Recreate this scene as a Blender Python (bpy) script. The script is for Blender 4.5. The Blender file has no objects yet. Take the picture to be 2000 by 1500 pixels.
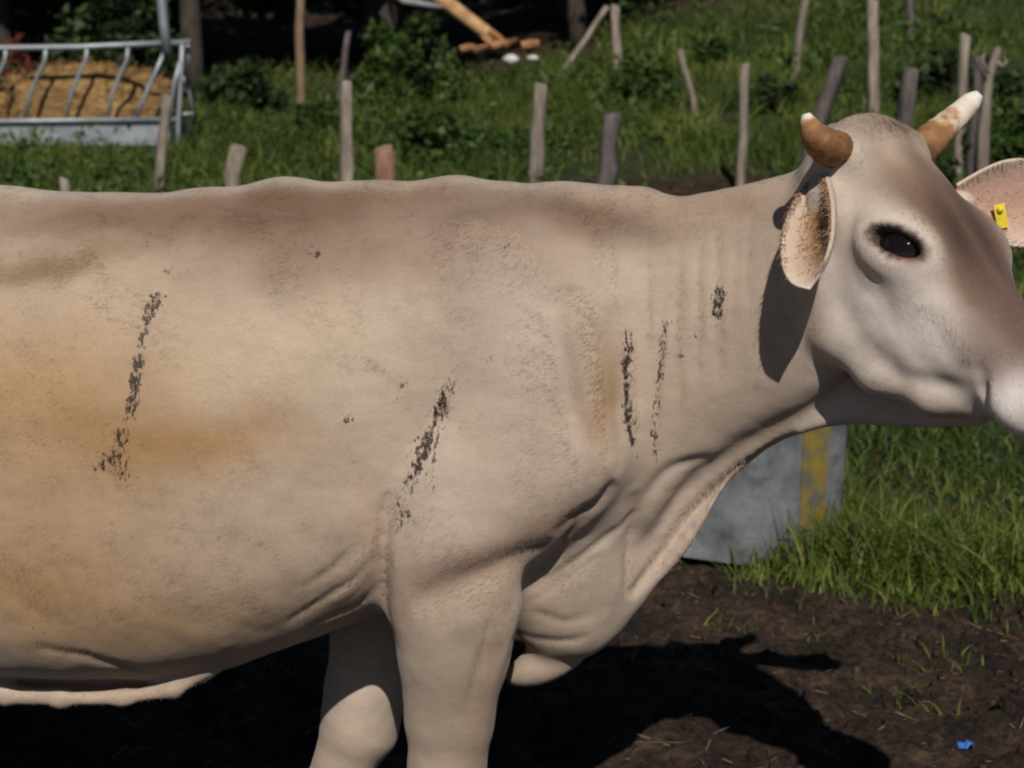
import bpy, math, random, os
import numpy as np

random.seed(7)
rng = np.random.default_rng(7)
sc = bpy.context.scene
COL = sc.collection

# ------------------------------------------------------------------ camera, sky, sun, exposure
CAM = np.array([0.0, -3.0, 1.5])
FPX = 3200.0                                   # focal length in pixels of a 2000 px wide picture
PITCH = math.atan((750 - 189) / FPX)
cam = bpy.data.cameras.new('camera')
cam.sensor_width = 36.0
cam.lens = 36.0 * FPX / 2000.0
cam.clip_start = 0.05
cam.clip_end = 400.0
cam.dof.use_dof = True
cam.dof.focus_distance = 2.66
cam.dof.aperture_fstop = 6.0
cam_o = bpy.data.objects.new('camera', cam)
COL.objects.link(cam_o)
cam_o.location = CAM
cam_o.rotation_euler = (math.pi / 2 - PITCH, 0, 0)
sc.camera = cam_o

SUN_TO = np.array([0.07, -1.0, 0.95])          # direction from the scene towards the sun
SUN_TO = SUN_TO / np.linalg.norm(SUN_TO)
SUN_EL = math.asin(SUN_TO[2])
world = bpy.data.worlds.new('World')
sc.world = world
world.use_nodes = True
wn = world.node_tree.nodes
wl = world.node_tree.links
sky = wn.new('ShaderNodeTexSky')
sky.sky_type = 'NISHITA'
sky.sun_disc = False
sky.sun_elevation = SUN_EL
sky.sun_rotation = math.atan2(SUN_TO[0], SUN_TO[1])
sky.altitude = 1500.0
sky.air_density = 0.7
sky.dust_density = 0.3
wl.new(sky.outputs[0], wn['Background'].inputs[0])
wn['Background'].inputs[1].default_value = 0.05
sun = bpy.data.lights.new('sun', 'SUN')
sun.energy = 5.0
sun.angle = math.radians(0.55)
sun.color = (1.0, 0.945, 0.87)
sun_o = bpy.data.objects.new('sun', sun)
COL.objects.link(sun_o)
sun_o.location = (4, -12, 14)
from mathutils import Vector
sun_o.rotation_euler = Vector(SUN_TO).to_track_quat('Z', 'Y').to_euler()
sc.view_settings.view_transform = 'Standard'
sc.view_settings.look = 'None'
sc.view_settings.gamma = 1.0
sc.view_settings.exposure = -0.22
sc.view_settings.use_curve_mapping = False
sc.render.engine = 'CYCLES'
sc.cycles.filter_width = 2.2
sc.cycles.max_bounces = 5
sc.cycles.diffuse_bounces = 3
sc.cycles.transmission_bounces = 3
sc.cycles.transparent_max_bounces = 6

FWD = np.array([0, math.cos(PITCH), -math.sin(PITCH)])
UPV = np.array([0, math.sin(PITCH), math.cos(PITCH)])
RGT = np.array([1.0, 0, 0])


def P(px, py, y):
    """the point of the plane at depth y that the photograph shows at (px, py)"""
    r = FWD + RGT * (px - 1000) / FPX + UPV * (750 - py) / FPX
    return CAM + r * ((y - CAM[1]) / r[1])


def project(p):
    d = p - CAM
    f = d @ FWD
    return 1000 + FPX * (d @ RGT) / f, 750 - FPX * (d @ UPV) / f, f


# ------------------------------------------------------------------ helpers
def tag(o, label=None, cat=None, group=None, kind=None):
    if label: o['label'] = label
    if cat: o['category'] = cat
    if group: o['group'] = group
    if kind: o['kind'] = kind
    return o


def mesh_data(name, v, f, smooth=True, mat=None):
    """verts (N,3), faces: array (M,3|4) or a list of such arrays"""
    me = bpy.data.meshes.new(name)
    fl = f if isinstance(f, list) else [f]
    fl = [np.asarray(q, dtype=np.int32) for q in fl if len(q)]
    v = np.asarray(v, dtype=np.float32)
    me.vertices.add(len(v))
    me.vertices.foreach_set('co', v.ravel())
    nl = sum(q.size for q in fl)
    npoly = sum(len(q) for q in fl)
    me.loops.add(nl)
    me.polygons.add(npoly)
    me.loops.foreach_set('vertex_index', np.concatenate([q.ravel() for q in fl]))
    tot = np.concatenate([np.full(len(q), q.shape[1], np.int32) for q in fl])
    st = np.concatenate([[0], np.cumsum(tot)[:-1]]).astype(np.int32)
    me.polygons.foreach_set('loop_start', st)
    me.polygons.foreach_set('use_smooth', np.full(npoly, smooth, dtype=bool))
    me.update(calc_edges=True)
    me.validate()
    if mat: me.materials.append(mat)
    return me


def add(name, me, parent=None):
    o = bpy.data.objects.new(name, me)
    COL.objects.link(o)
    if parent is not None:
        o.parent = parent
    return o


def empty(name, loc):
    o = bpy.data.objects.new(name, None)
    COL.objects.link(o)
    o.location = loc
    o.empty_display_size = 0.1
    return o


def part(name, v, f, mat, parent, smooth=True):
    """a child mesh given in world coordinates"""
    off = np.array(parent.location)
    q = parent
    while q.parent is not None:
        q = q.parent
        off = off + np.array(q.location)
    return add(name, mesh_data(name, np.asarray(v) - off, f, smooth, mat), parent)


def color_attr(me, name, c):
    a = me.attributes.new(name, 'FLOAT_COLOR', 'POINT')
    cc = np.ones((len(c), 4), np.float32)
    cc[:, :3] = c
    a.data.foreach_set('color', cc.ravel())


def float_attr(me, name, c):
    a = me.attributes.new(name, 'FLOAT', 'POINT')
    a.data.foreach_set('value', np.asarray(c, np.float32))


def _hash(ix, iy, iz, s):
    h = (ix * 374761393 + iy * 668265263 + iz * 2147483647 + s * 974634777) & 0xFFFFFFFF
    h = ((h ^ (h >> 13)) * 1274126177) & 0xFFFFFFFF
    h = h ^ (h >> 16)
    return (h & 0xFFFF) / 65535.0


def vnoise(p, sc_, seed=0):
    q = np.asarray(p, np.float64) * sc_
    i = np.floor(q).astype(np.int64)
    f = q - i
    f = f * f * (3 - 2 * f)
    r = 0
    for dx in (0, 1):
        wx = f[:, 0] if dx else 1 - f[:, 0]
        for dy in (0, 1):
            wy = f[:, 1] if dy else 1 - f[:, 1]
            for dz in (0, 1):
                wz = f[:, 2] if dz else 1 - f[:, 2]
                r = r + wx * wy * wz * _hash(i[:, 0] + dx, i[:, 1] + dy, i[:, 2] + dz, seed)
    return r * 2 - 1


def fbm(p, s, seed=0, n=3):
    return sum(vnoise(p, s * 2 ** k, seed + k * 17) * 0.5 ** k for k in range(n))


def tube(path, rad, n=12, flat=None, caps=True, seed=None, rough=0.0, ref=(0, 1, 0.2)):
    path = np.asarray(path, float)
    rad = np.asarray(rad, float)
    t = np.gradient(path, axis=0)
    t /= np.linalg.norm(t, axis=1)[:, None]
    ref = np.asarray(ref, float)
    V = []
    ang = np.arange(n) * 2 * math.pi / n
    g = np.random.default_rng(seed if seed is not None else 0)
    lob = 1 + rough * g.normal(size=n)
    for i in range(len(path)):
        b = np.cross(t[i], ref); b /= np.linalg.norm(b)
        c = np.cross(b, t[i])
        rr = rad[i] * lob * (1 + (0.5 * rough * g.normal(size=n)))
        V.append(path[i] + np.outer(np.cos(ang) * rr, b) + np.outer(np.sin(ang) * rr * (flat or 1), c))
    V = np.concatenate(V)
    F = []
    m = len(path)
    for i in range(m - 1):
        a = i * n + np.arange(n)
        b = i * n + (np.arange(n) + 1) % n
        F.append(np.stack([a, b, b + n, a + n], 1))
    F = np.concatenate(F)
    if caps:
        c0, c1 = len(V), len(V) + 1
        V = np.vstack([V, path[0], path[-1]])
        k = np.arange(n); k2 = (k + 1) % n
        T = np.concatenate([np.stack([np.full(n, c0), k2, k], 1),
                            np.stack([np.full(n, c1), (m - 1) * n + k, (m - 1) * n + k2], 1)])
        return V, [F, T]
    return V, [F]


def merge(items):
    V, Q, T, o = [], [], [], 0
    for v, fl in items:
        V.append(v)
        for f in (fl if isinstance(fl, list) else [fl]):
            f = np.asarray(f)
            (Q if f.shape[1] == 4 else T).append(f + o)
        o += len(v)
    out = []
    if Q: out.append(np.concatenate(Q))
    if T: out.append(np.concatenate(T))
    return np.concatenate(V), out


def box(c, s, rot=None, bev=0.0):
    s = np.asarray(s, float) / 2
    V = np.array([[x, y, z] for x in (-1, 1) for y in (-1, 1) for z in (-1, 1)], float) * s
    F = np.array([[0, 1, 3, 2], [4, 6, 7, 5], [0, 4, 5, 1], [2, 3, 7, 6], [0, 2, 6, 4], [1, 5, 7, 3]])
    if rot is not None: V = V @ np.asarray(rot).T
    return V + np.asarray(c), [F]


def spline(pts, n=24):
    pts = np.asarray(pts, float)
    m = len(pts)
    out = []
    tt = np.linspace(0, m - 1, n)
    for t in tt:
        i = min(int(t), m - 2); u = t - i
        p0, p1, p2, p3 = pts[max(i - 1, 0)], pts[i], pts[i + 1], pts[min(i + 2, m - 1)]
        out.append(0.5 * ((2 * p1) + (p2 - p0) * u + (2 * p0 - 5 * p1 + 4 * p2 - p3) * u * u + (3 * p1 - p0 - 3 * p2 + p3) * u ** 3))
    return np.array(out)


# ------------------------------------------------------------------ materials
def new_mat(name):
    m = bpy.data.materials.new(name)
    m.use_nodes = True
    nt = m.node_tree
    return m, nt, nt.nodes['Principled BSDF']


def node(nt, kind, **kw):
    n = nt.nodes.new(kind)
    for k, v in kw.items():
        if k.startswith('i_'):
            key = k[2:]
            n.inputs[int(key) if key.isdigit() else key].default_value = v
        else:
            setattr(n, k, v)
    return n


def ramp(nt, stops):
    r = nt.nodes.new('ShaderNodeValToRGB')
    e = r.color_ramp.elements
    while len(e) < len(stops): e.new(0.5)
    for i, (p, c) in enumerate(stops):
        e[i].position = p
        e[i].color = (*c, 1) if len(c) == 3 else c
    return r


def noise_mat(name, stops, scale=8.0, rough=0.8, stretch=(1, 1, 1), bump=0.3, bump_dist=0.01, detail=6.0, spec=0.3, metal=0.0, bscale=None, coord='Object', rnd=0.0):
    m, nt, b = new_mat(name)
    L = nt.links
    tc = node(nt, 'ShaderNodeTexCoord')
    mp = node(nt, 'ShaderNodeMapping')
    mp.inputs['Scale'].default_value = stretch
    L.new(tc.outputs[coord], mp.inputs[0])
    vec = mp.outputs[0]
    if rnd:
        oi = node(nt, 'ShaderNodeObjectInfo')
        ad = node(nt, 'ShaderNodeVectorMath', operation='ADD')
        mu = node(nt, 'ShaderNodeMath', operation='MULTIPLY')
        mu.inputs[1].default_value = 37.0
        L.new(oi.outputs['Random'], mu.inputs[0])
        L.new(vec, ad.inputs[0]); L.new(mu.outputs[0], ad.inputs[1])
        vec = ad.outputs[0]
    n1 = node(nt, 'ShaderNodeTexNoise', i_Scale=scale, i_Detail=detail, i_Roughness=0.62)
    L.new(vec, n1.inputs['Vector'])
    r = ramp(nt, stops)
    L.new(n1.outputs['Fac'], r.inputs[0])
    colout = r.outputs[0]
    if rnd:
        hs = node(nt, 'ShaderNodeHueSaturation')
        mr = node(nt, 'ShaderNodeMapRange')
        mr.inputs['To Min'].default_value = 1 - rnd
        mr.inputs['To Max'].default_value = 1 + rnd
        L.new(oi.outputs['Random'], mr.inputs[0])
        L.new(mr.outputs[0], hs.inputs['Value'])
        L.new(colout, hs.inputs['Color'])
        colout = hs.outputs[0]
    L.new(colout, b.inputs['Base Color'])
    b.inputs['Roughness'].default_value = rough
    b.inputs['Specular IOR Level'].default_value = spec
    b.inputs['Metallic'].default_value = metal
    if bump:
        n2 = node(nt, 'ShaderNodeTexNoise', i_Scale=bscale or scale * 2.5, i_Detail=5.0)
        L.new(vec, n2.inputs['Vector'])
        bp = node(nt, 'ShaderNodeBump', i_Strength=bump, i_Distance=bump_dist)
        L.new(n2.outputs['Fac'], bp.inputs['Height'])
        L.new(bp.outputs[0], b.inputs['Normal'])
    return m


def leaf_mat(name, dark, mid, light, scale=1.2, trans=0.35):
    m, nt, b = new_mat(name)
    L = nt.links
    at = node(nt, 'ShaderNodeAttribute', attribute_name='tint')
    r = ramp(nt, [(0.0, dark), (0.55, mid), (1.0, light)])
    L.new(at.outputs['Fac'], r.inputs[0])
    L.new(r.outputs[0], b.inputs['Base Color'])
    b.inputs['Roughness'].default_value = 0.55
    b.inputs['Specular IOR Level'].default_value = 0.25
    tr = node(nt, 'ShaderNodeBsdfTranslucent')
    hs = node(nt, 'ShaderNodeHueSaturation', i_Saturation=1.1, i_Value=0.9)
    L.new(r.outputs[0], hs.inputs['Color'])
    L.new(hs.outputs[0], tr.inputs[0])
    mx = node(nt, 'ShaderNodeMixShader')
    mx.inputs[0].default_value = trans
    L.new(b.outputs[0], mx.inputs[1])
    L.new(tr.outputs[0], mx.inputs[2])
    L.new(mx.outputs[0], nt.nodes['Material Output'].inputs[0])
    return m


M = {}
M['post'] = noise_mat('weathered_post_wood', [(0.25, (0.07, 0.055, 0.042)), (0.5, (0.2, 0.165, 0.13)), (0.78, (0.34, 0.29, 0.235))], scale=9, stretch=(3, 3, 0.5), bump=0.6, bump_dist=0.012, rnd=0.25)
M['post_dark'] = noise_mat('dark_post_wood', [(0.25, (0.035, 0.03, 0.03)), (0.55, (0.11, 0.09, 0.088)), (0.8, (0.2, 0.17, 0.165))], scale=9, stretch=(3, 3, 0.5), bump=0.6, bump_dist=0.012, rnd=0.2)
M['post_red'] = noise_mat('reddish_post_wood', [(0.25, (0.1, 0.05, 0.035)), (0.55, (0.24, 0.13, 0.09)), (0.8, (0.36, 0.22, 0.15))], scale=9, stretch=(3, 3, 0.6), bump=0.5, bump_dist=0.01)
M['post_brown'] = noise_mat('brown_pole_wood', [(0.25, (0.08, 0.05, 0.03)), (0.55, (0.2, 0.135, 0.08)), (0.8, (0.3, 0.22, 0.13))], scale=9, stretch=(3, 3, 0.5), bump=0.5, bump_dist=0.01)
M['post_cut'] = noise_mat('cut_wood_end', [(0.3, (0.2, 0.12, 0.07)), (0.7, (0.42, 0.29, 0.19))], scale=14, bump=0.3)
M['bark'] = noise_mat('tree_bark', [(0.3, (0.02, 0.016, 0.012)), (0.7, (0.08, 0.065, 0.05))], scale=6, stretch=(3, 3, 0.7), bump=0.8, bump_dist=0.03)
M['fresh_wood'] = noise_mat('fresh_split_wood', [(0.25, (0.2, 0.1, 0.045)), (0.55, (0.42, 0.25, 0.12)), (0.8, (0.55, 0.36, 0.2))], scale=7, stretch=(1, 1, 1), bump=0.4)
M['orange_wood'] = noise_mat('orange_split_wood', [(0.25, (0.1, 0.045, 0.02)), (0.5, (0.3, 0.14, 0.06)), (0.75, (0.46, 0.27, 0.13))], scale=7, bump=0.4, rnd=0.3)
M['galv'] = noise_mat('galvanised_steel', [(0.3, (0.2, 0.22, 0.24)), (0.6, (0.34, 0.36, 0.38)), (0.8, (0.44, 0.45, 0.46))], scale=5, rough=0.5, bump=0.08, spec=0.5, metal=0.45)
M['hay'] = noise_mat('dry_hay', [(0.25, (0.09, 0.05, 0.02)), (0.5, (0.27, 0.16, 0.06)), (0.8, (0.42, 0.28, 0.12))], scale=7, stretch=(1, 1, 2.2), bump=1.0, bump_dist=0.05, rough=0.9)
M['stone'] = noise_mat('pale_stone', [(0.3, (0.4, 0.38, 0.33)), (0.7, (0.66, 0.64, 0.58))], scale=10, bump=0.4)
M['blue'] = noise_mat('blue_plastic', [(0.3, (0.03, 0.12, 0.42)), (0.7, (0.07, 0.22, 0.6))], scale=20, rough=0.4, bump=0.1)
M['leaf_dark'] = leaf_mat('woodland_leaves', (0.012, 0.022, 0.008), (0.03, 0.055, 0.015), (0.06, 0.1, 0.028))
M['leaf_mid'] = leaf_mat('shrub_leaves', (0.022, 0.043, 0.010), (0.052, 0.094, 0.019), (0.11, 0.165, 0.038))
M['leaf_red'] = leaf_mat('dead_leaves', (0.08, 0.02, 0.012), (0.16, 0.05, 0.025), (0.26, 0.1, 0.05), trans=0.2)
M['grass'] = leaf_mat('meadow_grass', (0.028, 0.047, 0.009), (0.088, 0.132, 0.02), (0.24, 0.245, 0.058), trans=0.4)
M['straw'] = noise_mat('straw', [(0.35, (0.05, 0.037, 0.022)), (0.7, (0.24, 0.19, 0.11))], scale=30, bump=0, rough=0.85)

# ------------------------------------------------------------------ ground
def terrain(x, y):
    x = np.asarray(x, float); y = np.asarray(y, float)
    z = np.where(y > 3, 0.108 * (np.minimum(y, 10) - 3), 0.0)
    k = np.clip(y, 2, 4)                       # soft start of the slope
    z = np.where((y > 2) & (y < 4), 0.108 * (k - 2) ** 2 / 4, z)
    sl = 0.128 + 0.017 * np.clip(x, -3, 9)
    sl = np.maximum(sl, 0.11)
    z = z + np.where(y > 10, sl * (y - 10), 0)
    return z


def ground_z(x, y):
    x = np.atleast_1d(np.asarray(x, float)); y = np.atleast_1d(np.asarray(y, float))
    p = np.stack([x, y, np.zeros_like(x)], 1)
    z = terrain(x, y)
    rough = np.clip((y - 5) / 6, 0, 1)
    z = z + 0.10 * rough * fbm(p, 0.45, 3, 2)
    near = np.clip((6.0 - y) / 2.5, 0, 1)
    z = z + near * (0.026 * fbm(p, 2.3, 11, 2) + 0.024 * fbm(p, 8.0, 23, 2) + 0.018 * np.abs(vnoise(p, 19.0, 31)))
    return z


def axis(segs):
    out = []
    for a, b, s in segs:
        out.append(np.arange(a, b, s))
    out.append([segs[-1][1]])
    return np.concatenate(out)


xs = axis([(-90, -14, 4), (-14, -4, 0.5), (-4, -2.4, 0.1), (-2.4, 2.6, 0.022), (2.6, 4, 0.1), (4, 14, 0.5), (14, 90, 4)])
ys = axis([(-12, -3, 1.0), (-3, -0.6, 0.1), (-0.6, 3.6, 0.022), (3.6, 6, 0.08), (6, 26, 0.35), (26, 60, 2), (60, 160, 8)])
X, Y = np.meshgrid(xs, ys, indexing='ij')
Z = ground_z(X.ravel(), Y.ravel())
V = np.stack([X.ravel(), Y.ravel(), Z], 1)
nx, ny = len(xs), len(ys)
I = np.arange(nx * ny).reshape(nx, ny)
F = np.stack([I[:-1, :-1].ravel(), I[1:, :-1].ravel(), I[1:, 1:].ravel(), I[:-1, 1:].ravel()], 1)


def grassy(x, y):
    """1 where grass grows, 0 on bare soil"""
    x = np.asarray(x, float); y = np.asarray(y, float)
    p = np.stack([x, y, 0 * x], 1)
    n = 0.35 * fbm(p, 1.6, 41, 2)
    edge = 2.0 + 0.5 * np.clip((0.55 - x) / 1.2, 0, 1) * 2.4 - 0.25 * np.clip((x - 0.9) / 0.8, 0, 1)
    g = np.clip((y + n * 1.0 - edge) / 0.35, 0, 1)
    bank = np.exp(-((x - 1.25) / 1.0) ** 4 - ((y - 9.9) / 1.05) ** 4)
    g = g * (1 - np.clip(bank * 1.6 + 0.6 * n * bank, 0, 1))
    wood = np.clip((y - np.where(x < 1.2, 17.6, 19.5 + 0.35 * np.clip(x, 0, 12)) + n * 2) / 2.0, 0, 1)
    return g * (1 - wood)


gm, nt, b = new_mat('soil')
L = nt.links
tc = node(nt, 'ShaderNodeTexCoord')
n1 = node(nt, 'ShaderNodeTexNoise', i_Scale=5.0, i_Detail=9.0, i_Roughness=0.7)
L.new(tc.outputs['Object'], n1.inputs['Vector'])
r1 = ramp(nt, [(0.30, (0.013, 0.008, 0.0055)), (0.46, (0.036, 0.022, 0.0145)), (0.58, (0.066, 0.041, 0.027)), (0.74, (0.11, 0.078, 0.048))])
L.new(n1.outputs['Fac'], r1.inputs[0])
n3 = node(nt, 'ShaderNodeTexNoise', i_Scale=40.0, i_Detail=6.0, i_Roughness=0.7)
L.new(tc.outputs['Object'], n3.inputs['Vector'])
r3 = ramp(nt, [(0.36, (0.35, 0.35, 0.35)), (0.55, (1.0, 0.98, 0.95)), (0.68, (1.7, 1.6, 1.4)), (0.8, (3.2, 2.9, 2.3))])
L.new(n3.outputs['Fac'], r3.inputs[0])
mul = node(nt, 'ShaderNodeMixRGB', blend_type='MULTIPLY', i_Fac=1.0)
L.new(r1.outputs[0], mul.inputs[1]); L.new(r3.outputs[0], mul.inputs[2])
ga = node(nt, 'ShaderNodeAttribute', attribute_name='grassy')
gr = ramp(nt, [(0.3, (0.018, 0.024, 0.008)), (0.7, (0.04, 0.058, 0.016))])
L.new(n1.outputs['Fac'], gr.inputs[0])
mx = node(nt, 'ShaderNodeMixRGB')
L.new(ga.outputs['Fac'], mx.inputs[0]); L.new(mul.outputs[0], mx.inputs[1]); L.new(gr.outputs[0], mx.inputs[2])
L.new(mx.outputs[0], b.inputs['Base Color'])
b.inputs['Roughness'].default_value = 0.85
b.inputs['Specular IOR Level'].default_value = 0.25
bp = node(nt, 'ShaderNodeBump', i_Strength=1.0, i_Distance=0.03)
L.new(n3.outputs['Fac'], bp.inputs['Height'])
L.new(bp.outputs[0], b.inputs['Normal'])
me = mesh_data('ground', V, F, True, gm)
float_attr(me, 'grassy', grassy(V[:, 0], V[:, 1]))
ground = tag(add('ground', me), 'dark trodden soil rising to a grassy slope', None, None, 'structure')

# ------------------------------------------------------------------ the cow: an implicit body
HO = P(1716, 246, -0.27)                        # poll
YAW, HP = math.radians(48), math.radians(45)
_hf = np.array([math.cos(YAW), -math.sin(YAW), 0])
HL = np.array([math.sin(YAW), math.cos(YAW), 0])           # towards the far side of the head
HA = math.cos(HP) * _hf + math.sin(HP) * np.array([0, 0, -1.0])   # poll to nose
HN = math.sin(HP) * _hf + math.cos(HP) * np.array([0, 0, 1.0])    # out of the forehead


def H(a, l, n):
    return HO + a * HA + l * HL + n * HN


prims = []


def smin(a, b, k):
    h = np.maximum(k - np.abs(a - b), 0) / k
    return np.minimum(a, b) - h * h * k * 0.25


def smax(a, b, k):
    return -smin(-a, -b, k)


def reg(lo, hi, f, k, op='u'):
    m = k + 0.05
    prims.append((np.asarray(lo) - m, np.asarray(hi) + m, f, k, op))


def capsule(a, b, ra, rb, k=0.05, lat=None, s=1.0, op='u'):
    a = np.asarray(a, float); b = np.asarray(b, float)
    ab = b - a; ll = ab @ ab
    lat_ = None if lat is None else np.asarray(lat, float)

    def f(p):
        t = np.clip(((p - a) @ ab) / ll, 0, 1)
        d = p - a - t[:, None] * ab
        if lat_ is not None:
            q = d @ lat_
            d = d + np.outer(q * (1 / s - 1), lat_)
        return (np.sqrt((d * d).sum(1)) - (ra + (rb - ra) * t)) * min(1, s)
    R = max(ra, rb) * max(1, s)
    reg(np.minimum(a, b) - R, np.maximum(a, b) + R, f, k, op)


def chain(pts, radii, k=0.05, **kw):
    for i in range(len(pts) - 1):
        capsule(pts[i], pts[i + 1], radii[i], radii[i + 1], k, **kw)


def ell(c, r, axes=None, k=0.05, op='u'):
    c = np.asarray(c, float); r = np.asarray(r, float)
    A = np.eye(3) if axes is None else np.asarray(axes, float)

    def f(p):
        q = (p - c) @ A.T
        k0 = np.sqrt(((q / r) ** 2).sum(1)) + 1e-9
        k1 = np.sqrt(((q / (r * r)) ** 2).sum(1)) + 1e-9
        return k0 * (k0 - 1) / k1
    e = np.sqrt(((A * r[:, None]) ** 2).sum(0))
    reg(c - e, c + e, f, k, op)


def loft(st, frame=None, k=0.06, wide=-0.15, pw=2.0, op='u'):
    """st rows: (s, top, bottom, lateral centre, half width) along s; frame = origin and (s, lateral, up) axes"""
    st = np.asarray(st, float)
    O, A = frame if frame is not None else (np.zeros(3), np.eye(3))
    ss = np.linspace(st[0, 0], st[-1, 0], 240)
    # smooth interpolation (cubic through the stations)
    def cub(col):
        y = st[:, col]; x = st[:, 0]
        m = np.gradient(y, x)
        i = np.clip(np.searchsorted(x, ss) - 1, 0, len(x) - 2)
        h = x[i + 1] - x[i]; t = (ss - x[i]) / h
        return ((2 * t ** 3 - 3 * t ** 2 + 1) * y[i] + (t ** 3 - 2 * t ** 2 + t) * h * m[i] + (-2 * t ** 3 + 3 * t ** 2) * y[i + 1] + (t ** 3 - t ** 2) * h * m[i + 1])
    T, B, C, W = (cub(j) for j in (1, 2, 3, 4))

    def f(p):
        q = (p - O) @ A.T
        s = np.clip(q[:, 0], ss[0], ss[-1])
        top = np.interp(s, ss, T); bot = np.interp(s, ss, B); c = np.interp(s, ss, C); w = np.interp(s, ss, W)
        hz = (top - bot) / 2; zc = (top + bot) / 2
        ze = (q[:, 2] - zc) / hz
        ze = np.where(ze > wide, (ze - wide) / (1 - wide), (ze - wide) / (1 + wide))
        yl = (q[:, 1] - c) / w
        r = (np.abs(ze) ** pw + np.abs(yl) ** pw) ** (1 / pw) + 1e-9
        d = (r - 1) * np.minimum(w, hz)
        e = np.abs(q[:, 0] - s)
        return np.where(e > 0, np.sqrt(np.maximum(d, 0) ** 2 + e * e) + np.minimum(d, 0), d)
    mn = np.array([ss[0], (C - W).min(), B.min()]); mxx = np.array([ss[-1], (C + W).max(), T.max()])
    cor = np.array([[x, y, z] for x in (mn[0], mxx[0]) for y in (mn[1], mxx[1]) for z in (mn[2], mxx[2])]) @ A + O
    reg(cor.min(0), cor.max(0), f, k, op)


def Z_(px, py, y): return P(px, py, y)[2]
def X_(px, y): return P(px, 750, y)[0]


# trunk ------------------------------------------------------------
rows = []
for px, tp, bt, w in [(-900, 455, 1010, .12), (-760, 400, 1150, .20), (-560, 385, 1270, .25), (-300, 402, 1335, .30), (-80, 400, 1345, .335), (150, 400, 1350, .345), (350, 400, 1350, .34),
                      (560, 385, 1288, .32), (740, 385, 1230, .285), (900, 384, 1190, .25), (1040, 404, 1150, .215), (1160, 424, 1120, .18), (1260, 445, 1060, .13)]:
    rows.append((X_(px, -0.12), Z_(px, tp, 0.0), Z_(px, bt, -0.16), 0.0, w))
loft(rows, k=0.08, wide=-0.26, pw=2.35)
# spine, hips and rump
chain([P(-760, 420, 0), P(-300, 446, 0), P(0, 444, 0), P(400, 446, 0), P(560, 432, 0), P(700, 436, 0), P(900, 434, 0), P(1080, 462, 0)], [.05, .045, .045, .04, .05, .046, .055, .05], 0.07)
for s in (-1, 1):
    ell(P(-330, 470, 0) + [0, .22 * s, 0], (.08, .06, .05), k=0.12)                       # hook bones
    ell(P(-700, 640, 0) + [0, .16 * s, 0], (.24, .13, .28), k=0.12)                       # thighs
    ell(P(-620, 1000, 0) + [0, .17 * s, 0], (.19, .11, .24), k=0.1)
    hx = P(-640, 1000, 0)[0]
    chain([[hx, .17 * s, .62], [hx - .10, .17 * s, .48], [hx - .06, .17 * s, .26], [hx - .03, .17 * s, .10], [hx + .02, .17 * s, .05]], [.10, .062, .042, .045, .05], 0.05)
    ell([hx + .05, .17 * s, .035], (.075, .05, .045), k=0.02)
chain([P(-880, 440, 0), P(-960, 520, 0), P(-960, 900, 0), P(-950, 1250, 0)], [.04, .03, .02, .03], 0.04)   # tail
ell(P(-430, 1330, 0), (.2, .16, .13), k=0.12)                                             # udder
# paunch and rib fullness on both sides
for s in (-1, 1):
    ell(P(120, 880, -.1) * [1, 0, 1] + [0, .205 * s, 0], (.42, .145, .32), k=0.1)
    # shoulder blade, upper arm, point of the shoulder
    A = np.array([[.96, 0, .28], [0, 1, 0], [-.28, 0, .96]])
    ell(P(985, 700, -.25) * [1, 0, 1] + [0, .165 * s, 0], (.135, .085, .22), A, k=0.1)
    ell(P(1060, 830, -.25) * [1, 0, 1] + [0, .19 * s, 0], (.10, .075, .17), None, k=0.07)
    A2 = np.array([[.90, 0, .43], [0, 1, 0], [-.43, 0, .90]])
    ell(P(965, 960, -.25) * [1, 0, 1] + [0, .205 * s, 0], (.205, .082, .145), A2, k=0.05)
    ell(P(1136, 900, -.25) * [1, 0, 1] + [0, .212 * s, 0], (.062, .056, .070), None, k=0.05)
    ell(P(850, 1060, -.25) * [1, 0, 1] + [0, .20 * s, 0], (.11, .08, .17), None, k=0.05)
# near foreleg
ny_ = -0.205
chain([P(885, 1080, ny_), P(888, 1180, ny_), P(885, 1290, ny_), P(878, 1400, ny_), P(872, 1500, ny_)], [.112, .106, .086, .070, .064], 0.04, lat=(0, 1, 0), s=.86)
chain([P(872, 1500, ny_), P(872, 1570, ny_), P(874, 1660, ny_), [P(878, 1660, ny_)[0] - .01, ny_, .11], [P(878, 1660, ny_)[0] + .03, ny_, .05]], [.064, .060, .040, .043, .05], 0.03)
ell([P(878, 1660, ny_)[0] + .05, ny_, .035], (.075, .052, .045), k=0.02)
# far foreleg, set a little further back
fy = 0.13
chain([P(760, 1090, fy), P(735, 1240, fy), P(715, 1340, fy), P(702, 1420, fy), P(665, 1495, fy), P(630, 1580, fy)], [.11, .085, .074, .070, .050, .040], 0.04)
q = P(612, 1640, fy)
chain([P(630, 1580, fy), [q[0], fy, .10], [q[0] + .02, fy, .05]], [.040, .043, .05], 0.03)
ell([q[0] + .04, fy, .035], (.075, .052, .045), k=0.02)

# neck ------------------------------------------------------------
rows = []
for px, tp, bt, yc, w in [(1010, 450, 1120, 0, .15), (1130, 408, 1100, -.02, .16), (1230, 404, 1050, -.045, .14), (1330, 384, 960, -.085, .125), (1430, 362, 885, -.13, .115),
                          (1510, 340, 835, -.175, .112), (1580, 328, 800, -.215, .11), (1660, 320, 740, -.255, .10)]:
    rows.append((X_(px, yc), Z_(px, tp, yc), Z_(px, bt, yc - .05), yc, w))
loft(rows, k=0.09, wide=-0.05, pw=2.1)
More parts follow.
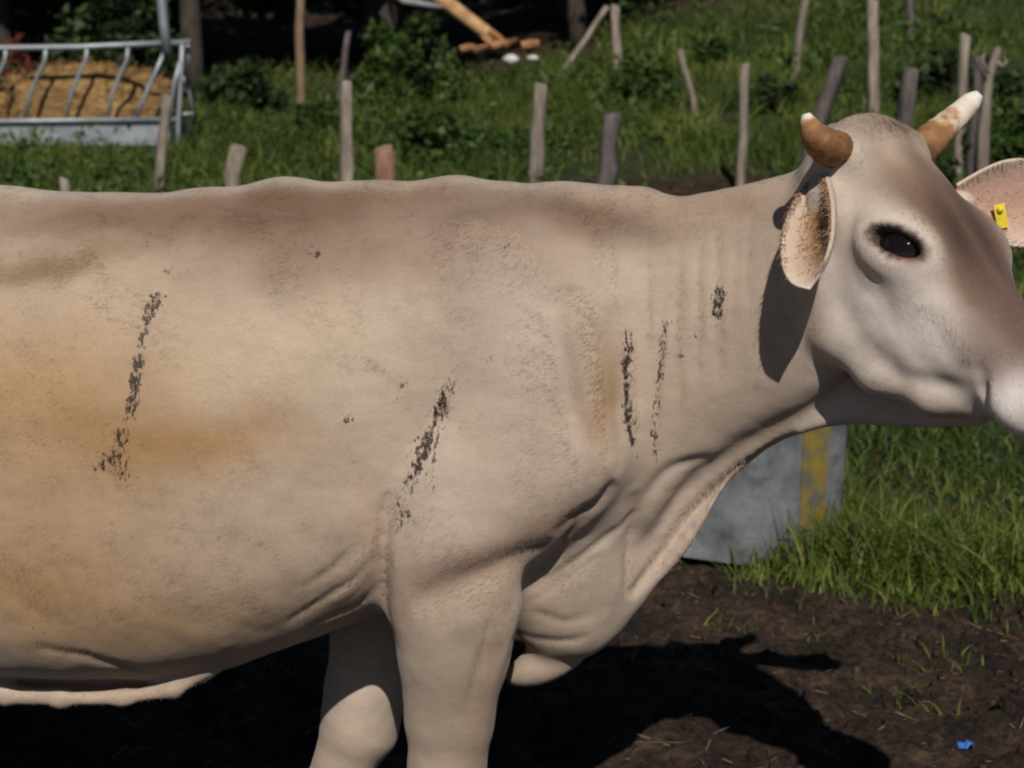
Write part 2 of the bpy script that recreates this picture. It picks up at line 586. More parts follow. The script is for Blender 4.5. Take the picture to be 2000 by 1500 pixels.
# throat and dewlap: a thin hanging sheet under the neck
rows = []
for px, tp, bt, yc, w in [(1150, 1000, 1235, -.02, .05), (1230, 980, 1188, -.03, .036), (1290, 960, 1140, -.055, .03), (1350, 900, 1070, -.085, .026), (1410, 860, 968, -.115, .024), (1480, 800, 897, -.15, .026), (1560, 780, 848, -.19, .03), (1640, 740, 830, -.225, .034), (1740, 720, 832, -.25, .03), (1840, 720, 836, -.285, .026), (1930, 720, 832, -.33, .02)]:
    rows.append((X_(px, yc), Z_(px, tp, yc), Z_(px, bt, yc), yc, w))
loft(rows, k=0.035, wide=-0.3, pw=2.6)
# brisket
ell(P(1100, 1110, -.035), (.14, .105, .145), None, k=0.06)
ell(P(1110, 1205, -.03), (.085, .07, .075), np.array([[.9, 0, .44], [0, 1, 0], [-.44, 0, .9]]), k=0.05)
ell(P(1062, 1300, -.02), (.078, .038, .032), np.array([[.95, 0, .31], [0, 1, 0], [-.31, 0, .95]]), k=0.02)
capsule(P(1090, 1230, -.03), P(1050, 1290, -.02), .045, .025, 0.03)
# fold of skin along the belly
chain([P(405, 1310, -.19), P(340, 1346, -.20), P(240, 1362, -.20), P(120, 1362, -.195), P(10, 1354, -.19), P(-150, 1330, -.12), P(-330, 1340, -.08)],
      [.013, .013, .0115, .012, .016, .03, .05], 0.02)
rows = []
for px, tp, bt in [(-330, 1250, 1345), (-100, 1240, 1338), (100, 1240, 1346), (250, 1265, 1346), (380, 1290, 1325)]:
    rows.append((X_(px, -.15), Z_(px, tp, -.13), Z_(px, bt, -.13), -.13 if px < 300 else -.15, .02))
loft(rows, k=0.03)

# head ------------------------------------------------------------
def eye_frame(s):
    c = H(.219, .111 * s, -.040)
    e3 = .80 * s * HL + .45 * HN - .08 * HA
    e3 /= np.linalg.norm(e3)
    e1 = .87 * HA + .49 * HN
    e1 = e1 - (e1 @ e3) * e3; e1 /= np.linalg.norm(e1)
    return c, np.stack([e1, np.cross(e3, e1), e3])


hfr = (HO, np.stack([HA, HL, HN]))
loft([(-.018, -.018, -.13, 0, .086), (.02, .004, -.175, 0, .100), (.07, .016, -.205, 0, .107), (.14, .020, -.225, 0, .113), (.21, .014, -.235, 0, .112), (.28, .004, -.240, 0, .102), (.35, -.002, -.228, 0, .090),
      (.42, -.006, -.180, 0, .080), (.475, -.008, -.138, 0, .080), (.53, -.006, -.106, 0, .088), (.575, -.012, -.082, 0, .082), (.61, -.024, -.058, 0, .055)], hfr, k=0.05, wide=0.1, pw=2.5)
ell(H(.012, 0, -.022), (.04, .078, .035), np.stack([HA, HL, HN]), k=0.05)                     # poll
for s in (-1, 1):
    ell(H(.27, .072 * s, -.125), (.125, .038, .095), np.stack([HA, HL, HN]), k=0.05)       # cheek
    chain([H(.15, .082 * s, -.20), H(.235, .078 * s, -.240), H(.33, .066 * s, -.232), H(.415, .052 * s, -.186), H(.47, .036 * s, -.142)], [.036, .034, .028, .024, .022], 0.04)  # jaw
    C_, E_ = eye_frame(s)
    ell(C_ - E_[2] * .004, (.066, .045, .024), E_, k=0.045)                                  # orbit and lids
    capsule(H(.29, .088 * s, -.075), H(.40, .07 * s, -.085), .02, .012, 0.05)              # cheek bone ridge
    ell(H(.575, .052 * s, -.036), (.036, .028, .04), np.stack([HA, HL, HN]), k=0.04)       # nostril wing
    ell(H(.515, .062 * s, -.080), (.044, .032, .028), np.stack([HA, HL, HN]), k=0.035)         # lips
    ell(H(.035, .088 * s, -.035), (.035, .032, .032), np.stack([HA, HL, HN]), k=0.04)      # horn base
    ell(H(.075, .105 * s, -.105), (.032, .04, .042), np.stack([HA, HL, HN]), k=0.04)       # ear base
    if s < 0: capsule(H(.075, -.095, -.105), P(1612, 372, -.325), .032, .016, 0.04)
    else: capsule(H(.075, .095, -.105), P(1876, 400, -.18), .036, .026, 0.04)
ell(H(.575, 0, -.042), (.042, .068, .036), np.stack([HA, HL, HN]), k=0.05)                  # muzzle
ell(H(.495, 0, -.102), (.04, .045, .02), np.stack([HA, HL, HN]), k=0.03)                 # chin
# loose skin under the jaw
chain([H(.14, 0, -.22), H(.27, 0, -.225), H(.42, 0, -.17)], [.05, .036, .026], 0.05)
for s in (-1, 1):
    # eye opening, nostril, mouth line
    C_, E_ = eye_frame(s)
    ell(C_ + E_[2] * .012, (.0440, .0185, .034), E_, k=0.008, op='s')
    ell(H(.617, .040 * s, -.036), (.022, .015, .013), np.stack([HA, HL, HN]), k=0.012, op='s')
    chain([H(.445, .086 * s, -.072), H(.470, .088 * s, -.088), H(.497, .088 * s, -.104), H(.55, .055 * s, -.108)], [.006, .007, .006, .005], 0.012, op='s')


def cow_sdf(p):
    d = np.full(len(p), 1.0)
    px_, py_, pz_ = (np.ascontiguousarray(p[:, i]) for i in range(3))
    for lo, hi, f, k, op in prims:
        m = np.nonzero((px_ > lo[0]) & (px_ < hi[0]))[0]
        if not len(m): continue
        a = py_[m]; m = m[(a > lo[1]) & (a < hi[1])]
        a = pz_[m]; m = m[(a > lo[2]) & (a < hi[2])]
        if not len(m): continue
        v = f(p[m])
        d[m] = smin(d[m], v, k) if op == 'u' else smax(d[m], -v, k)
    return d


def surface_nets(lo, hi, h):
    n = np.ceil((hi - lo) / h / 4).astype(int) * 4 + 1
    c = 4
    nc = (n - 1) // c + 1
    g = np.stack(np.meshgrid(*[lo[i] + np.arange(nc[i]) * h * c for i in range(3)], indexing='ij'), -1).reshape(-1, 3)
    dc = cow_sdf(g).reshape(nc)
    act = np.abs(dc) < h * c * 2.4
    for ax in range(3):                                    # grow by one
        a = act.copy()
        sl = [slice(None)] * 3
        s1 = list(sl); s2 = list(sl); s1[ax] = slice(1, None); s2[ax] = slice(None, -1)
        a[tuple(s1)] |= act[tuple(s2)]; a[tuple(s2)] |= act[tuple(s1)]
        act = a
    fi = [np.minimum((np.arange(n[i]) + c // 2) // c, nc[i] - 1) for i in range(3)]
    G = dc[np.ix_(*fi)].astype(np.float32)
    A = act[np.ix_(*fi)]
    idx = np.argwhere(A)
    G[A] = cow_sdf(lo + idx * h)
    S = G < 0
    cnt = np.zeros(tuple(n - 1), np.int8)
    for dx in (0, 1):
        for dy in (0, 1):
            for dz in (0, 1):
                cnt += S[dx:n[0] - 1 + dx, dy:n[1] - 1 + dy, dz:n[2] - 1 + dz]
    cells = np.argwhere((cnt > 0) & (cnt < 8))
    acc = np.zeros((len(cells), 3)); w = np.zeros(len(cells))
    corners = [(i, j, k) for i in (0, 1) for j in (0, 1) for k in (0, 1)]
    for a in corners:
        for ax in range(3):
            if a[ax]: continue
            bb = list(a); bb[ax] = 1
            ca = cells + a; cb = cells + bb
            va = G[ca[:, 0], ca[:, 1], ca[:, 2]].astype(float); vb = G[cb[:, 0], cb[:, 1], cb[:, 2]].astype(float)
            m = (va < 0) != (vb < 0)
            t = np.where(m, va / np.where(m, va - vb, 1), 0)
            pt = np.array(a, float) + t[:, None] * (np.array(bb) - np.array(a))
            acc += pt * m[:, None]; w += m
    Vv = lo + (cells + acc / w[:, None]) * h
    ID = np.full(tuple(n - 1), -1, np.int32)
    ID[cells[:, 0], cells[:, 1], cells[:, 2]] = np.arange(len(cells))
    Q = []
    for ax in range(3):
        o1, o2 = [(1, 2), (2, 0), (0, 1)][ax]
        s1 = [slice(None)] * 3; s2 = [slice(None)] * 3
        s1[ax] = slice(0, -1); s2[ax] = slice(1, None)
        e = np.argwhere(S[tuple(s1)] != S[tuple(s2)])
        e = e[(e[:, o1] > 0) & (e[:, o2] > 0) & (e[:, o1] < n[o1] - 1) & (e[:, o2] < n[o2] - 1)]
        neg = S[e[:, 0], e[:, 1], e[:, 2]]
        u = np.zeros(3, int); u[o1] = 1
        v = np.zeros(3, int); v[o2] = 1
        get = lambda q: ID[q[:, 0], q[:, 1], q[:, 2]]
        q4 = np.stack([get(e - u - v), get(e - v), get(e), get(e - u)], 1)
        q4[~neg] = q4[~neg][:, ::-1]
        Q.append(q4)
    return Vv, np.concatenate(Q)


HS = 0.0092
cv, cf = surface_nets(np.array([-2.05, -0.75, -0.02]), np.array([1.15, 0.55, 1.62]), HS)


def grad(p, e=0.0025):
    K = np.array([[1, -1, -1], [-1, -1, 1], [-1, 1, -1], [1, 1, 1.0]])
    return sum(np.outer(cow_sdf(p + k * e), k) for k in K) / (4 * e)


def relax(v, f, amt):
    s = np.zeros_like(v); c = np.zeros(len(v))
    for i in range(4):
        a, b_ = f[:, i], f[:, (i + 1) % 4]
        for k in range(3):
            s[:, k] += np.bincount(a, v[b_, k], len(v)) + np.bincount(b_, v[a, k], len(v))
        c += np.bincount(a, minlength=len(v)) + np.bincount(b_, minlength=len(v))
    return v + amt * (s / np.maximum(c, 1)[:, None] - v)


for it in range(2):
    cv = relax(cv, cf, 0.5)
    g = grad(cv)
    gg = np.maximum((g * g).sum(1), 0.15)
    st = cow_sdf(cv) / gg
    cv = cv - np.clip(st, -HS, HS)[:, None] * g
g = grad(cv)
cn = g / np.maximum(np.linalg.norm(g, axis=1), 1e-6)[:, None]
pxv, pyv, dv = project(cv)
front = (cn * (CAM - cv)).sum(1) > 0


def S_(px, py, r=14):
    """the point of the near surface of the animal seen at (px, py)"""
    m = np.nonzero((np.abs(pxv - px) < r) & (np.abs(pyv - py) < r) & front)[0]
    if not len(m):
        return P(px, py, -.25)
    md = dv[m].min()
    m = m[dv[m] < md + 0.04]
    return P(px, py, cv[m].mean(0)[1])


def line_dist(pts, n=None):
    """distance of every vertex to a polyline and the place along it (0..1)"""
    pts = np.asarray(pts)
    best = np.full(len(cv), 9.0); par = np.zeros(len(cv))
    lo, hi = pts.min(0) - .12, pts.max(0) + .12
    m = np.nonzero(((cv > lo) & (cv < hi)).all(1))[0]
    for i in range(len(pts) - 1):
        a, b_ = pts[i], pts[i + 1]
        ab = b_ - a
        t = np.clip(((cv[m] - a) @ ab) / (ab @ ab + 1e-12), 0, 1)
        d = np.linalg.norm(cv[m] - a - t[:, None] * ab, axis=1)
        k = d < best[m]
        best[m[k]] = d[k]; par[m[k]] = (i + t[k]) / (len(pts) - 1)
    return best, par


disp = np.zeros(len(cv))


def crease(pxs, width, depth, taper=True):
    """a furrow (depth > 0) or a ridge (depth < 0) following a line on the near side"""
    pts = np.array([S_(*q) for q in spline(np.array(pxs, float), 4 * len(pxs))])
    d, t = line_dist(pts)
    tp = np.sin(np.pi * np.clip(t, 0.0, 1)) ** 0.6 if taper else 1.0
    global disp
    disp = disp - depth * tp * np.exp(-(d / width) ** 2)


# hide relief: shoulder edge, furrows of the upper arm, elbow fold, belly and neck wrinkles
crease([(1110, 560), (1135, 680), (1160, 800), (1192, 905)], .03, .013)
crease([(1090, 600), (1105, 720), (1125, 840), (1165, 920)], .03, -.006)
crease([(1200, 600), (1210, 720), (1215, 850), (1205, 930)], .02, .006)
crease([(1202, 938), (1175, 982), (1135, 1008), (1080, 1045)], .018, .015)
crease([(1130, 1040), (1010, 1090), (900, 1135), (800, 1180)], .024, .013)
crease([(1150, 1010), (1090, 1085), (1020, 1150)], .014, .010)
crease([(760, 960), (748, 1050), (746, 1130), (752, 1215)], .012, .016)
crease([(735, 1080), (690, 1130), (620, 1180), (560, 1215)], .009, .006)
crease([(745, 1140), (700, 1180), (650, 1205), (600, 1230)], .008, .007)
crease([(715, 1050), (650, 1110), (590, 1150)], .01, .004)
crease([(740, 1000), (715, 1100), (650, 1180)], .016, -.005)
crease([(1560, 845), (1440, 925), (1350, 1005), (1290, 1090), (1232, 1170)], .011, .024)
crease([(1390, 890), (1310, 920), (1260, 980), (1235, 1060)], .014, .008)
crease([(1250, 1000), (1150, 1080), (1080, 1130), (1020, 1165)], .010, .008)
crease([(1240, 960), (1230, 1070), (1225, 1170)], .010, .010)
crease([(1180, 1080), (1100, 1140), (1030, 1180)], .009, .005)
crease([(1160, 1200), (1100, 1215), (1040, 1190)], .010, .004)
crease([(1150, 1245), (1090, 1255), (1020, 1240)], .011, .006)
crease([(960, 1210), (940, 1290), (915, 1380)], .011, .005)
crease([(1020, 1160), (1000, 1230), (960, 1340), (940, 1480)], .016, -.004)
crease([(70, 1262), (160, 1280), (260, 1308), (345, 1332)], .012, .006)
crease([(1690, 515), (1702, 540), (1722, 552)], .008, .0028)
crease([(1700, 690), (1760, 735), (1830, 755), (1890, 760)], .014, .0025)
crease([(1800, 600), (1850, 680), (1890, 735)], .02, .005)
crease([(0, 470), (120, 478), (230, 486)], .03, -.004)
crease([(0, 545), (90, 530), (190, 505)], .03, .007)
for k, (x0, y0, x1, y1, dd) in enumerate([(1232, 640, 1242, 890, .0045), (1296, 600, 1280, 910, .004), (1262, 500, 1258, 800, .0028), (1330, 480, 1326, 820, .0028), (1365, 450, 1362, 780, .0025),
                                          (1400, 430, 1405, 760, .0025), (1195, 470, 1205, 640, .003), (1440, 420, 1430, 650, .002), (1470, 390, 1462, 600, .002), (1160, 430, 1172, 560, .0025)]):
    mx_ = (x0 + x1) / 2 + random.uniform(-9, 9)
    crease([(x0, y0), (mx_, (y0 + y1) / 2), (x1, y1)], .0085, dd)
pn = cv * [1, 1, 1]
disp += 0.0035 * fbm(pn, 7.0, 5, 2) + 0.0012 * fbm(pn, 26.0, 9, 2)
hd = (cv - HO) @ np.stack([HA, HL, HN]).T                    # head coordinates
inhead = np.clip((hd[:, 0] + .06) / .08, 0, 1) * np.clip((cv[:, 0] - P(1540, 500, -.25)[0]) / .06, 0, 1) * (cv[:, 2] > .85)
disp *= 1 - 0.6 * inhead * (np.exp(-((hd[:, 0] - .205) / .05) ** 2 - ((hd[:, 2] + .05) / .05) ** 2))
cv2 = cv + cn * disp[:, None]

# coat colours, some with light painted in ------------------------------------------------------------
col = np.tile(np.array([.40, .315, .245]), (len(cv), 1))
xz = cv[:, [0, 2]]
wob = np.stack([fbm(cv, 5.0, 61, 3), fbm(cv, 5.0, 83, 3)], 1)


def blob(px, py, rx, ry, c, amt, rot=0.0, w=0.03):
    global col
    c0 = P(px, py, -.29)[[0, 2]]
    q = (xz + wob * w - c0)
    cr, sr = math.cos(rot), math.sin(rot)
    u = (q[:, 0] * cr + q[:, 1] * sr) / (rx / 1180); v = (-q[:, 0] * sr + q[:, 1] * cr) / (ry / 1180)
    m = amt * np.exp(-(u * u + v * v)) * (1 - inhead)
    col = col + m[:, None] * (np.array(c) - col)


blob(300, 480, 300, 70, (.44, .355, .27), .6)
blob(620, 660, 230, 190, (.46, .365, .27), .7)
blob(500, 620, 150, 90, (.47, .38, .285), .5)
blob(1000, 600, 160, 220, (.42, .34, .285), .7)
blob(1350, 600, 180, 250, (.42, .335, .265), .7)
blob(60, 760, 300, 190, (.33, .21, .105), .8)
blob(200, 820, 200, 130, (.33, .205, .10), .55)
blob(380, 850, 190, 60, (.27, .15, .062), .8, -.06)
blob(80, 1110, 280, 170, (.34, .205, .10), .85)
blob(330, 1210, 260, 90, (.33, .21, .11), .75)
blob(500, 1050, 240, 130, (.42, .31, .235), .5)
blob(60, 515, 170, 26, (.17, .11, .055), .8, .14)
blob(640, 422, 470, 60, (.088, .048, .030), .96)
blob(420, 430, 300, 44, (.13, .073, .045), .7)
blob(120, 425, 260, 36, (.17, .10, .062), .7)
blob(620, 510, 330, 90, (.19, .122, .088), .75)
blob(880, 470, 220, 70, (.27, .19, .15), .6)
blob(1170, 428, 180, 38, (.12, .07, .047), .85, -.1)
blob(1420, 400, 120, 30, (.26, .16, .11), .5)
blob(1176, 800, 26, 120, (.27, .165, .085), .75, -.05)
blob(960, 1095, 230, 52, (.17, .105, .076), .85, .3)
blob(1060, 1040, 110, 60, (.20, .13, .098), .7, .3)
blob(740, 1030, 36, 110, (.40, .27, .19), .6)
blob(880, 980, 120, 120, (.44, .36, .31), .5)
blob(1130, 900, 70, 60, (.46, .37, .31), .6)  # paler spot paints the highlight on the point of the shoulder
blob(900, 1420, 120, 150, (.24, .19, .15), .85)
blob(955, 1420, 34, 170, (.28, .19, .14), .7, -.15)
blob(640, 1450, 120, 120, (.5, .41, .335), .8)
blob(1110, 1130, 110, 80, (.45, .375, .30), .6)
blob(1390, 1020, 200, 80, (.58, .46, .37), .85, .8)  # sunlit strip of the dewlap put into the coat colour
# pale dorsal hair, with the sunlit rim of the back painted in
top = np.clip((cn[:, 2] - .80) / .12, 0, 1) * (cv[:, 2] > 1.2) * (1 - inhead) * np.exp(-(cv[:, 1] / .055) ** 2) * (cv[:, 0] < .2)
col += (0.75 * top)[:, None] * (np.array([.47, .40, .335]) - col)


def hblob(a, l, n, ra, rl, rn, c, amt):
    global col
    m = amt * inhead * np.exp(-((hd[:, 0] - a) / ra) ** 2 - ((np.abs(hd[:, 1]) - l) / rl) ** 2 - ((hd[:, 2] - n) / rn) ** 2)
    col = col + m[:, None] * (np.array(c) - col)


hcol = np.array([.47, .39, .33])
col = col + inhead[:, None] * (hcol - col)
hblob(.29, .09, -.12, .15, .06, .09, (.80, .72, .65), .95)  # pale cheek hair, lightened further in place of missing sunlight
hblob(.10, .09, -.04, .08, .06, .06, (.44, .365, .29), .7)
def sst(a, b, x):
    t = np.clip((x - a) / (b - a), 0, 1)
    return t * t * (3 - 2 * t)


lw = np.abs(hd[:, 1]) + .012 * wob[:, 0]
band = inhead * sst(.125, .065, lw + .012 * sst(.14, .02, hd[:, 0])) * sst(-.03, .10, hd[:, 0] + .02 * wob[:, 1]) * sst(.60, .50, hd[:, 0]) * sst(-.06, -.015, hd[:, 2])
col = col + (.92 * band)[:, None] * (np.array([.13, .075, .049]) - col)
hblob(.25, .03, .01, .11, .04, .06, (.038, .022, .015), .9)
hblob(.45, 0, .0, .14, .09, .055, (.10, .066, .054), .85)
hblob(.0, 0, .0, .04, .10, .07, (.12, .07, .046), .85)
hblob(.07, .05, .0, .05, .03, .05, (.36, .28, .22), .7)
hblob(.43, .08, -.05, .085, .04, .045, (.12, .08, .066), .85)
hblob(.46, .07, -.10, .06, .03, .05, (.36, .29, .25), .5)
hblob(.205, .115, -.05, .07, .03, .05, (.53, .455, .385), .8)
hblob(.36, .06, -.19, .12, .04, .035, (.40, .29, .19), .6)
hblob(.22, .10, -.115, .02, .04, .012, (.25, .19, .15), .4)
hblob(.56, .03, -.07, .045, .12, .12, (.68, .62, .585), 1.0)
hblob(.512, .07, -.08, .034, .06, .06, (.72, .66, .62), .97)
hblob(.635, 0, -.03, .02, .06, .04, (.05, .045, .045), .9)
nose = inhead * sst(.35, .65, (cn * HA).sum(1)) * sst(.565, .59, hd[:, 0]) * sst(.066, .05, np.abs(hd[:, 1])) * sst(-.085, -.07, hd[:, 2])
col = col + (.93 * nose)[:, None] * (np.array([.035, .03, .03]) - col)
# skin round the eye
for s_e in (-1, 1):
    C_, E_ = eye_frame(s_e)
    q = (cv - C_) @ E_.T
    ed = np.sqrt((q[:, 0] / .050) ** 2 + (q[:, 1] / .0235) ** 2)
    em = np.clip((1.24 - ed) / .22, 0, 1) * (np.abs(q[:, 2]) < .05)
    col += (0.93 * em)[:, None] * (np.array([.035, .02, .018]) - col)
    pink = np.exp(-((q[:, 0] - .030) / .016) ** 2 - ((q[:, 1] * s_e - .012) / .012) ** 2) * (np.abs(q[:, 2]) < .05)
    col += (0.9 * pink)[:, None] * (np.array([.22, .10, .09]) - col)
# hooves
hoof = np.clip((.075 - cv[:, 2]) / .015, 0, 1)
col += hoof[:, None] * (np.array([.035, .03, .028]) - col)
och = np.clip(fbm(cv, 4.5, 131, 4) * .9, 0, 1) * (1 - inhead)
col = col + (.20 * och)[:, None] * (np.array([.27, .17, .09]) - col)
col *= (1 + 0.075 * fbm(cv, 13.0, 91, 4))[:, None] * np.array([1.0, .995, .985])

lum = (col * [.3, .59, .11]).sum(1)[:, None]
col = np.clip(lum + (col - lum) * (1 + .16 * np.clip(1 - lum / .42, 0, 1)), .008, .9) * np.where(inhead[:, None] > .5, 1.0, .94)

# dried scratches and specks of mud on the hide
mark = np.zeros(len(cv))


def scratch(pts, w0, w1, amt=1.0):
    global mark
    pp = np.array([S_(*q) for q in spline(np.array(pts, float), 5 * len(pts))])
    d, t = line_dist(pp)
    w = 1.5 * (w0 + (w1 - w0) * t)
    mark = np.maximum(mark, amt * np.exp(-(d / w) ** 2))


scratch([(308, 580), (288, 630), (272, 700), (262, 760), (256, 800)], .011, .010, .93)
scratch([(256, 800), (240, 840), (232, 880), (236, 925)], .012, .017, .80)
scratch([(240, 860), (212, 890), (196, 915)], .013, .012, .70)
scratch([(330, 515), (322, 535)], .008, .006, .66)
scratch([(877, 755), (862, 795), (846, 835), (832, 870)], .013, .019, .86)
scratch([(832, 870), (812, 905), (795, 960), (785, 1030)], .021, .014, .78)
scratch([(850, 850), (842, 920), (846, 985)], .012, .008, .57)
scratch([(1230, 655), (1226, 740), (1234, 820), (1242, 890)], .010, .010, .86)
scratch([(1300, 630), (1292, 700), (1282, 800), (1278, 900)], .0085, .0085, .80)
scratch([(1406, 576), (1402, 614)], .013, .011, 1.1)
scratch([(1362, 650), (1360, 665)], .006, .006, .7)
for (a, b_, w) in [(990, 475, .007), (955, 700, .010), (682, 818, .006), (792, 745, .006), (290, 473, .006), (620, 492, .008), (1330, 690, .005), (785, 770, .005)]:
    scratch([(a, b_), (a - 5, b_ + 6)], w, w, .88)
scratch([(365, 1214), (400, 1214)], .010, .008, .55)
scratch([(70, 1230), (140, 1260)], .02, .015, .45)

mark *= np.clip(.92 + .26 * vnoise(cv, 34.0, 51), .66, 1.1)

# coat material
coat, nt, b = new_mat('short_hide')
L = nt.links
tc = node(nt, 'ShaderNodeTexCoord')
ca = node(nt, 'ShaderNodeAttribute', attribute_name='coat')
ma = node(nt, 'ShaderNodeAttribute', attribute_name='mark')
nm = node(nt, 'ShaderNodeTexNoise', i_Scale=120.0, i_Detail=5.0, i_Roughness=0.7)
mpm = node(nt, 'ShaderNodeMapping'); mpm.inputs['Scale'].default_value = (1.3, 1, 0.62); mpm.inputs['Rotation'].default_value = (0, 0.35, 0)
L.new(tc.outputs['Object'], mpm.inputs[0]); L.new(mpm.outputs[0], nm.inputs['Vector'])
ad = node(nt, 'ShaderNodeMath', operation='ADD')
nmr = node(nt, 'ShaderNodeMapRange'); nmr.inputs['From Min'].default_value = .3; nmr.inputs['From Max'].default_value = .7
L.new(nm.outputs['Fac'], nmr.inputs[0])
L.new(nmr.outputs[0], ad.inputs[0]); L.new(ma.outputs['Fac'], ad.inputs[1])
th = node(nt, 'ShaderNodeMapRange'); th.inputs['From Min'].default_value = 1.17; th.inputs['From Max'].default_value = 1.34
L.new(ad.outputs[0], th.inputs[0])
# hair mottling
hm = node(nt, 'ShaderNodeMapping'); hm.inputs['Scale'].default_value = (0.55, 1, 1.4); hm.inputs['Rotation'].default_value = (0, -0.5, 0)
L.new(tc.outputs['Object'], hm.inputs[0])
hn = node(nt, 'ShaderNodeTexNoise', i_Scale=240.0, i_Detail=4.0, i_Roughness=0.7)
L.new(hm.outputs[0], hn.inputs['Vector'])
hn2 = node(nt, 'ShaderNodeTexNoise', i_Scale=42.0, i_Detail=5.0, i_Roughness=0.65)
L.new(hm.outputs[0], hn2.inputs['Vector'])
hr = node(nt, 'ShaderNodeMapRange'); hr.inputs['From Min'].default_value = .25; hr.inputs['From Max'].default_value = .75; hr.inputs['To Min'].default_value = .89; hr.inputs['To Max'].default_value = 1.11
L.new(hn.outputs['Fac'], hr.inputs[0])
hr2 = node(nt, 'ShaderNodeMapRange'); hr2.inputs['From Min'].default_value = .25; hr2.inputs['From Max'].default_value = .75; hr2.inputs['To Min'].default_value = .92; hr2.inputs['To Max'].default_value = 1.08
L.new(hn2.outputs['Fac'], hr2.inputs[0])
hmul = node(nt, 'ShaderNodeMath', operation='MULTIPLY')
L.new(hr.outputs[0], hmul.inputs[0]); L.new(hr2.outputs[0], hmul.inputs[1])
cm = node(nt, 'ShaderNodeVectorMath', operation='SCALE')
L.new(ca.outputs['Color'], cm.inputs[0]); L.new(hmul.outputs[0], cm.inputs['Scale'])
mixc = node(nt, 'ShaderNodeMixRGB')
mixc.inputs[2].default_value = (.03, .017, .012, 1)
L.new(th.outputs[0], mixc.inputs[0]); L.new(cm.outputs[0], mixc.inputs[1])
L.new(mixc.outputs[0], b.inputs['Base Color'])
b.inputs['Roughness'].default_value = 0.62
b.inputs['Specular IOR Level'].default_value = 0.22
b.inputs['Sheen Weight'].default_value = 0.12
b.inputs['Sheen Roughness'].default_value = 0.5
bp = node(nt, 'ShaderNodeBump', i_Strength=0.16, i_Distance=0.003)
hsum = node(nt, 'ShaderNodeMath', operation='ADD')
L.new(hn.outputs['Fac'], hsum.inputs[0]); L.new(hn2.outputs['Fac'], hsum.inputs[1])
L.new(hsum.outputs[0], bp.inputs['Height']); L.new(bp.outputs[0], b.inputs['Normal'])

cow = empty('cow', (0, 0, 0))
tag(cow, 'grey-brown horned cow standing in profile with its head turned to the camera', 'cow')
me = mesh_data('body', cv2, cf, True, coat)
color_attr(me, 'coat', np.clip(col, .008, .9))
float_attr(me, 'mark', mark)
body = add('body', me, cow)
sub = body.modifiers.new('smooth', 'SUBSURF')
sub.levels = 1
sub.render_levels = 1

# the short coat itself: fine strands lying along the body
g_ = np.random.default_rng(17)
area_ok = np.nonzero((cn[:, 1] < .45) & (cv[:, 0] > -1.05) & (cv[:, 2] > .2))[0]
NH = 230000
hi = g_.choice(area_ok, NH)
hp = cv2[hi]; hnr = cn[hi]
flow = np.tile(np.array([-.75, 0, -.55]), (NH, 1))
nk = np.clip((hp[:, 0] - .15) / .25, 0, 1)[:, None]
flow = flow * (1 - nk) + nk * np.array([-.35, 0, -.9])
lg = np.clip((.62 - hp[:, 2]) / .1, 0, 1)[:, None]
flow = flow * (1 - lg) + lg * np.array([-.1, 0, -1.0])
ih = inhead[hi][:, None]
fd = HA[None] * .8 + HL[None] * np.sign(hd[hi, 1])[:, None] * .35 - HN[None] * .35
flow = flow * (1 - ih) + ih * fd
swirl = np.stack([fbm(hp, 6.0, 201, 2), fbm(hp, 6.0, 211, 2), fbm(hp, 6.0, 221, 2)], 1)
flow = flow + swirl * .55 + g_.normal(size=(NH, 3)) * .22
flow -= (flow * hnr).sum(1)[:, None] * hnr
flow /= np.linalg.norm(flow, axis=1)[:, None]
sdv = np.cross(hnr, flow)
jit = (flow * g_.uniform(-.5, .5, (NH, 1)) + sdv * g_.uniform(-.5, .5, (NH, 1))) * HS * 1.2
ln = (.007 + .008 * g_.uniform(size=(NH, 1))) * (1 - .45 * ih) * (1 + .3 * fbm(hp, 9.0, 231, 2))[:, None] * np.clip((hp[:, 2:3] - .40) / .25, .35, 1)
tuft = ih[:, 0] * np.exp(-((hd[hi, 0] - .0) / .035) ** 2 - (hd[hi, 1] / .075) ** 2)
ln = ln * (1 + 2.6 * tuft[:, None])
root = hp + jit - hnr * .0006
wd = sdv * .00042
tip = root + flow * ln + hnr * (ln * (g_.uniform(.04, .11, (NH, 1)) + .3 * tuft[:, None] * g_.uniform(size=(NH, 1))))
okh = ~((hp[:, 0] > .12) & (hp[:, 0] < .60) & (hp[:, 2] < .95) & (hnr[:, 1] > -.7)) & ~((hnr[:, 2] < -.25) & (hp[:, 0] > .12) & (hd[hi, 0] < .5))
for s_e in (-1, 1):
    C_, E_ = eye_frame(s_e)
    q = (root - C_) @ E_.T
    okh &= ~(((q[:, 0] / .055) ** 2 + (q[:, 1] / .033) ** 2 < 1) & (np.abs(q[:, 2]) < .05))
hv = np.stack([root + wd, root - wd, tip], 1)[okh].reshape(-1, 3)
hme = mesh_data('coat_hair', hv, [np.arange(len(hv)).reshape(-1, 3)], True, None)
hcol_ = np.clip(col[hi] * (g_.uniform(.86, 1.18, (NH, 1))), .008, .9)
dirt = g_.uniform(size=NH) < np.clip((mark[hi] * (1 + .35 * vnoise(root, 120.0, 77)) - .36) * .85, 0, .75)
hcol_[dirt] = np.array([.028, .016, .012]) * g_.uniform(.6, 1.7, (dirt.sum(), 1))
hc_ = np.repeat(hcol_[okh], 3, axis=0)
color_attr(hme, 'coat', hc_)
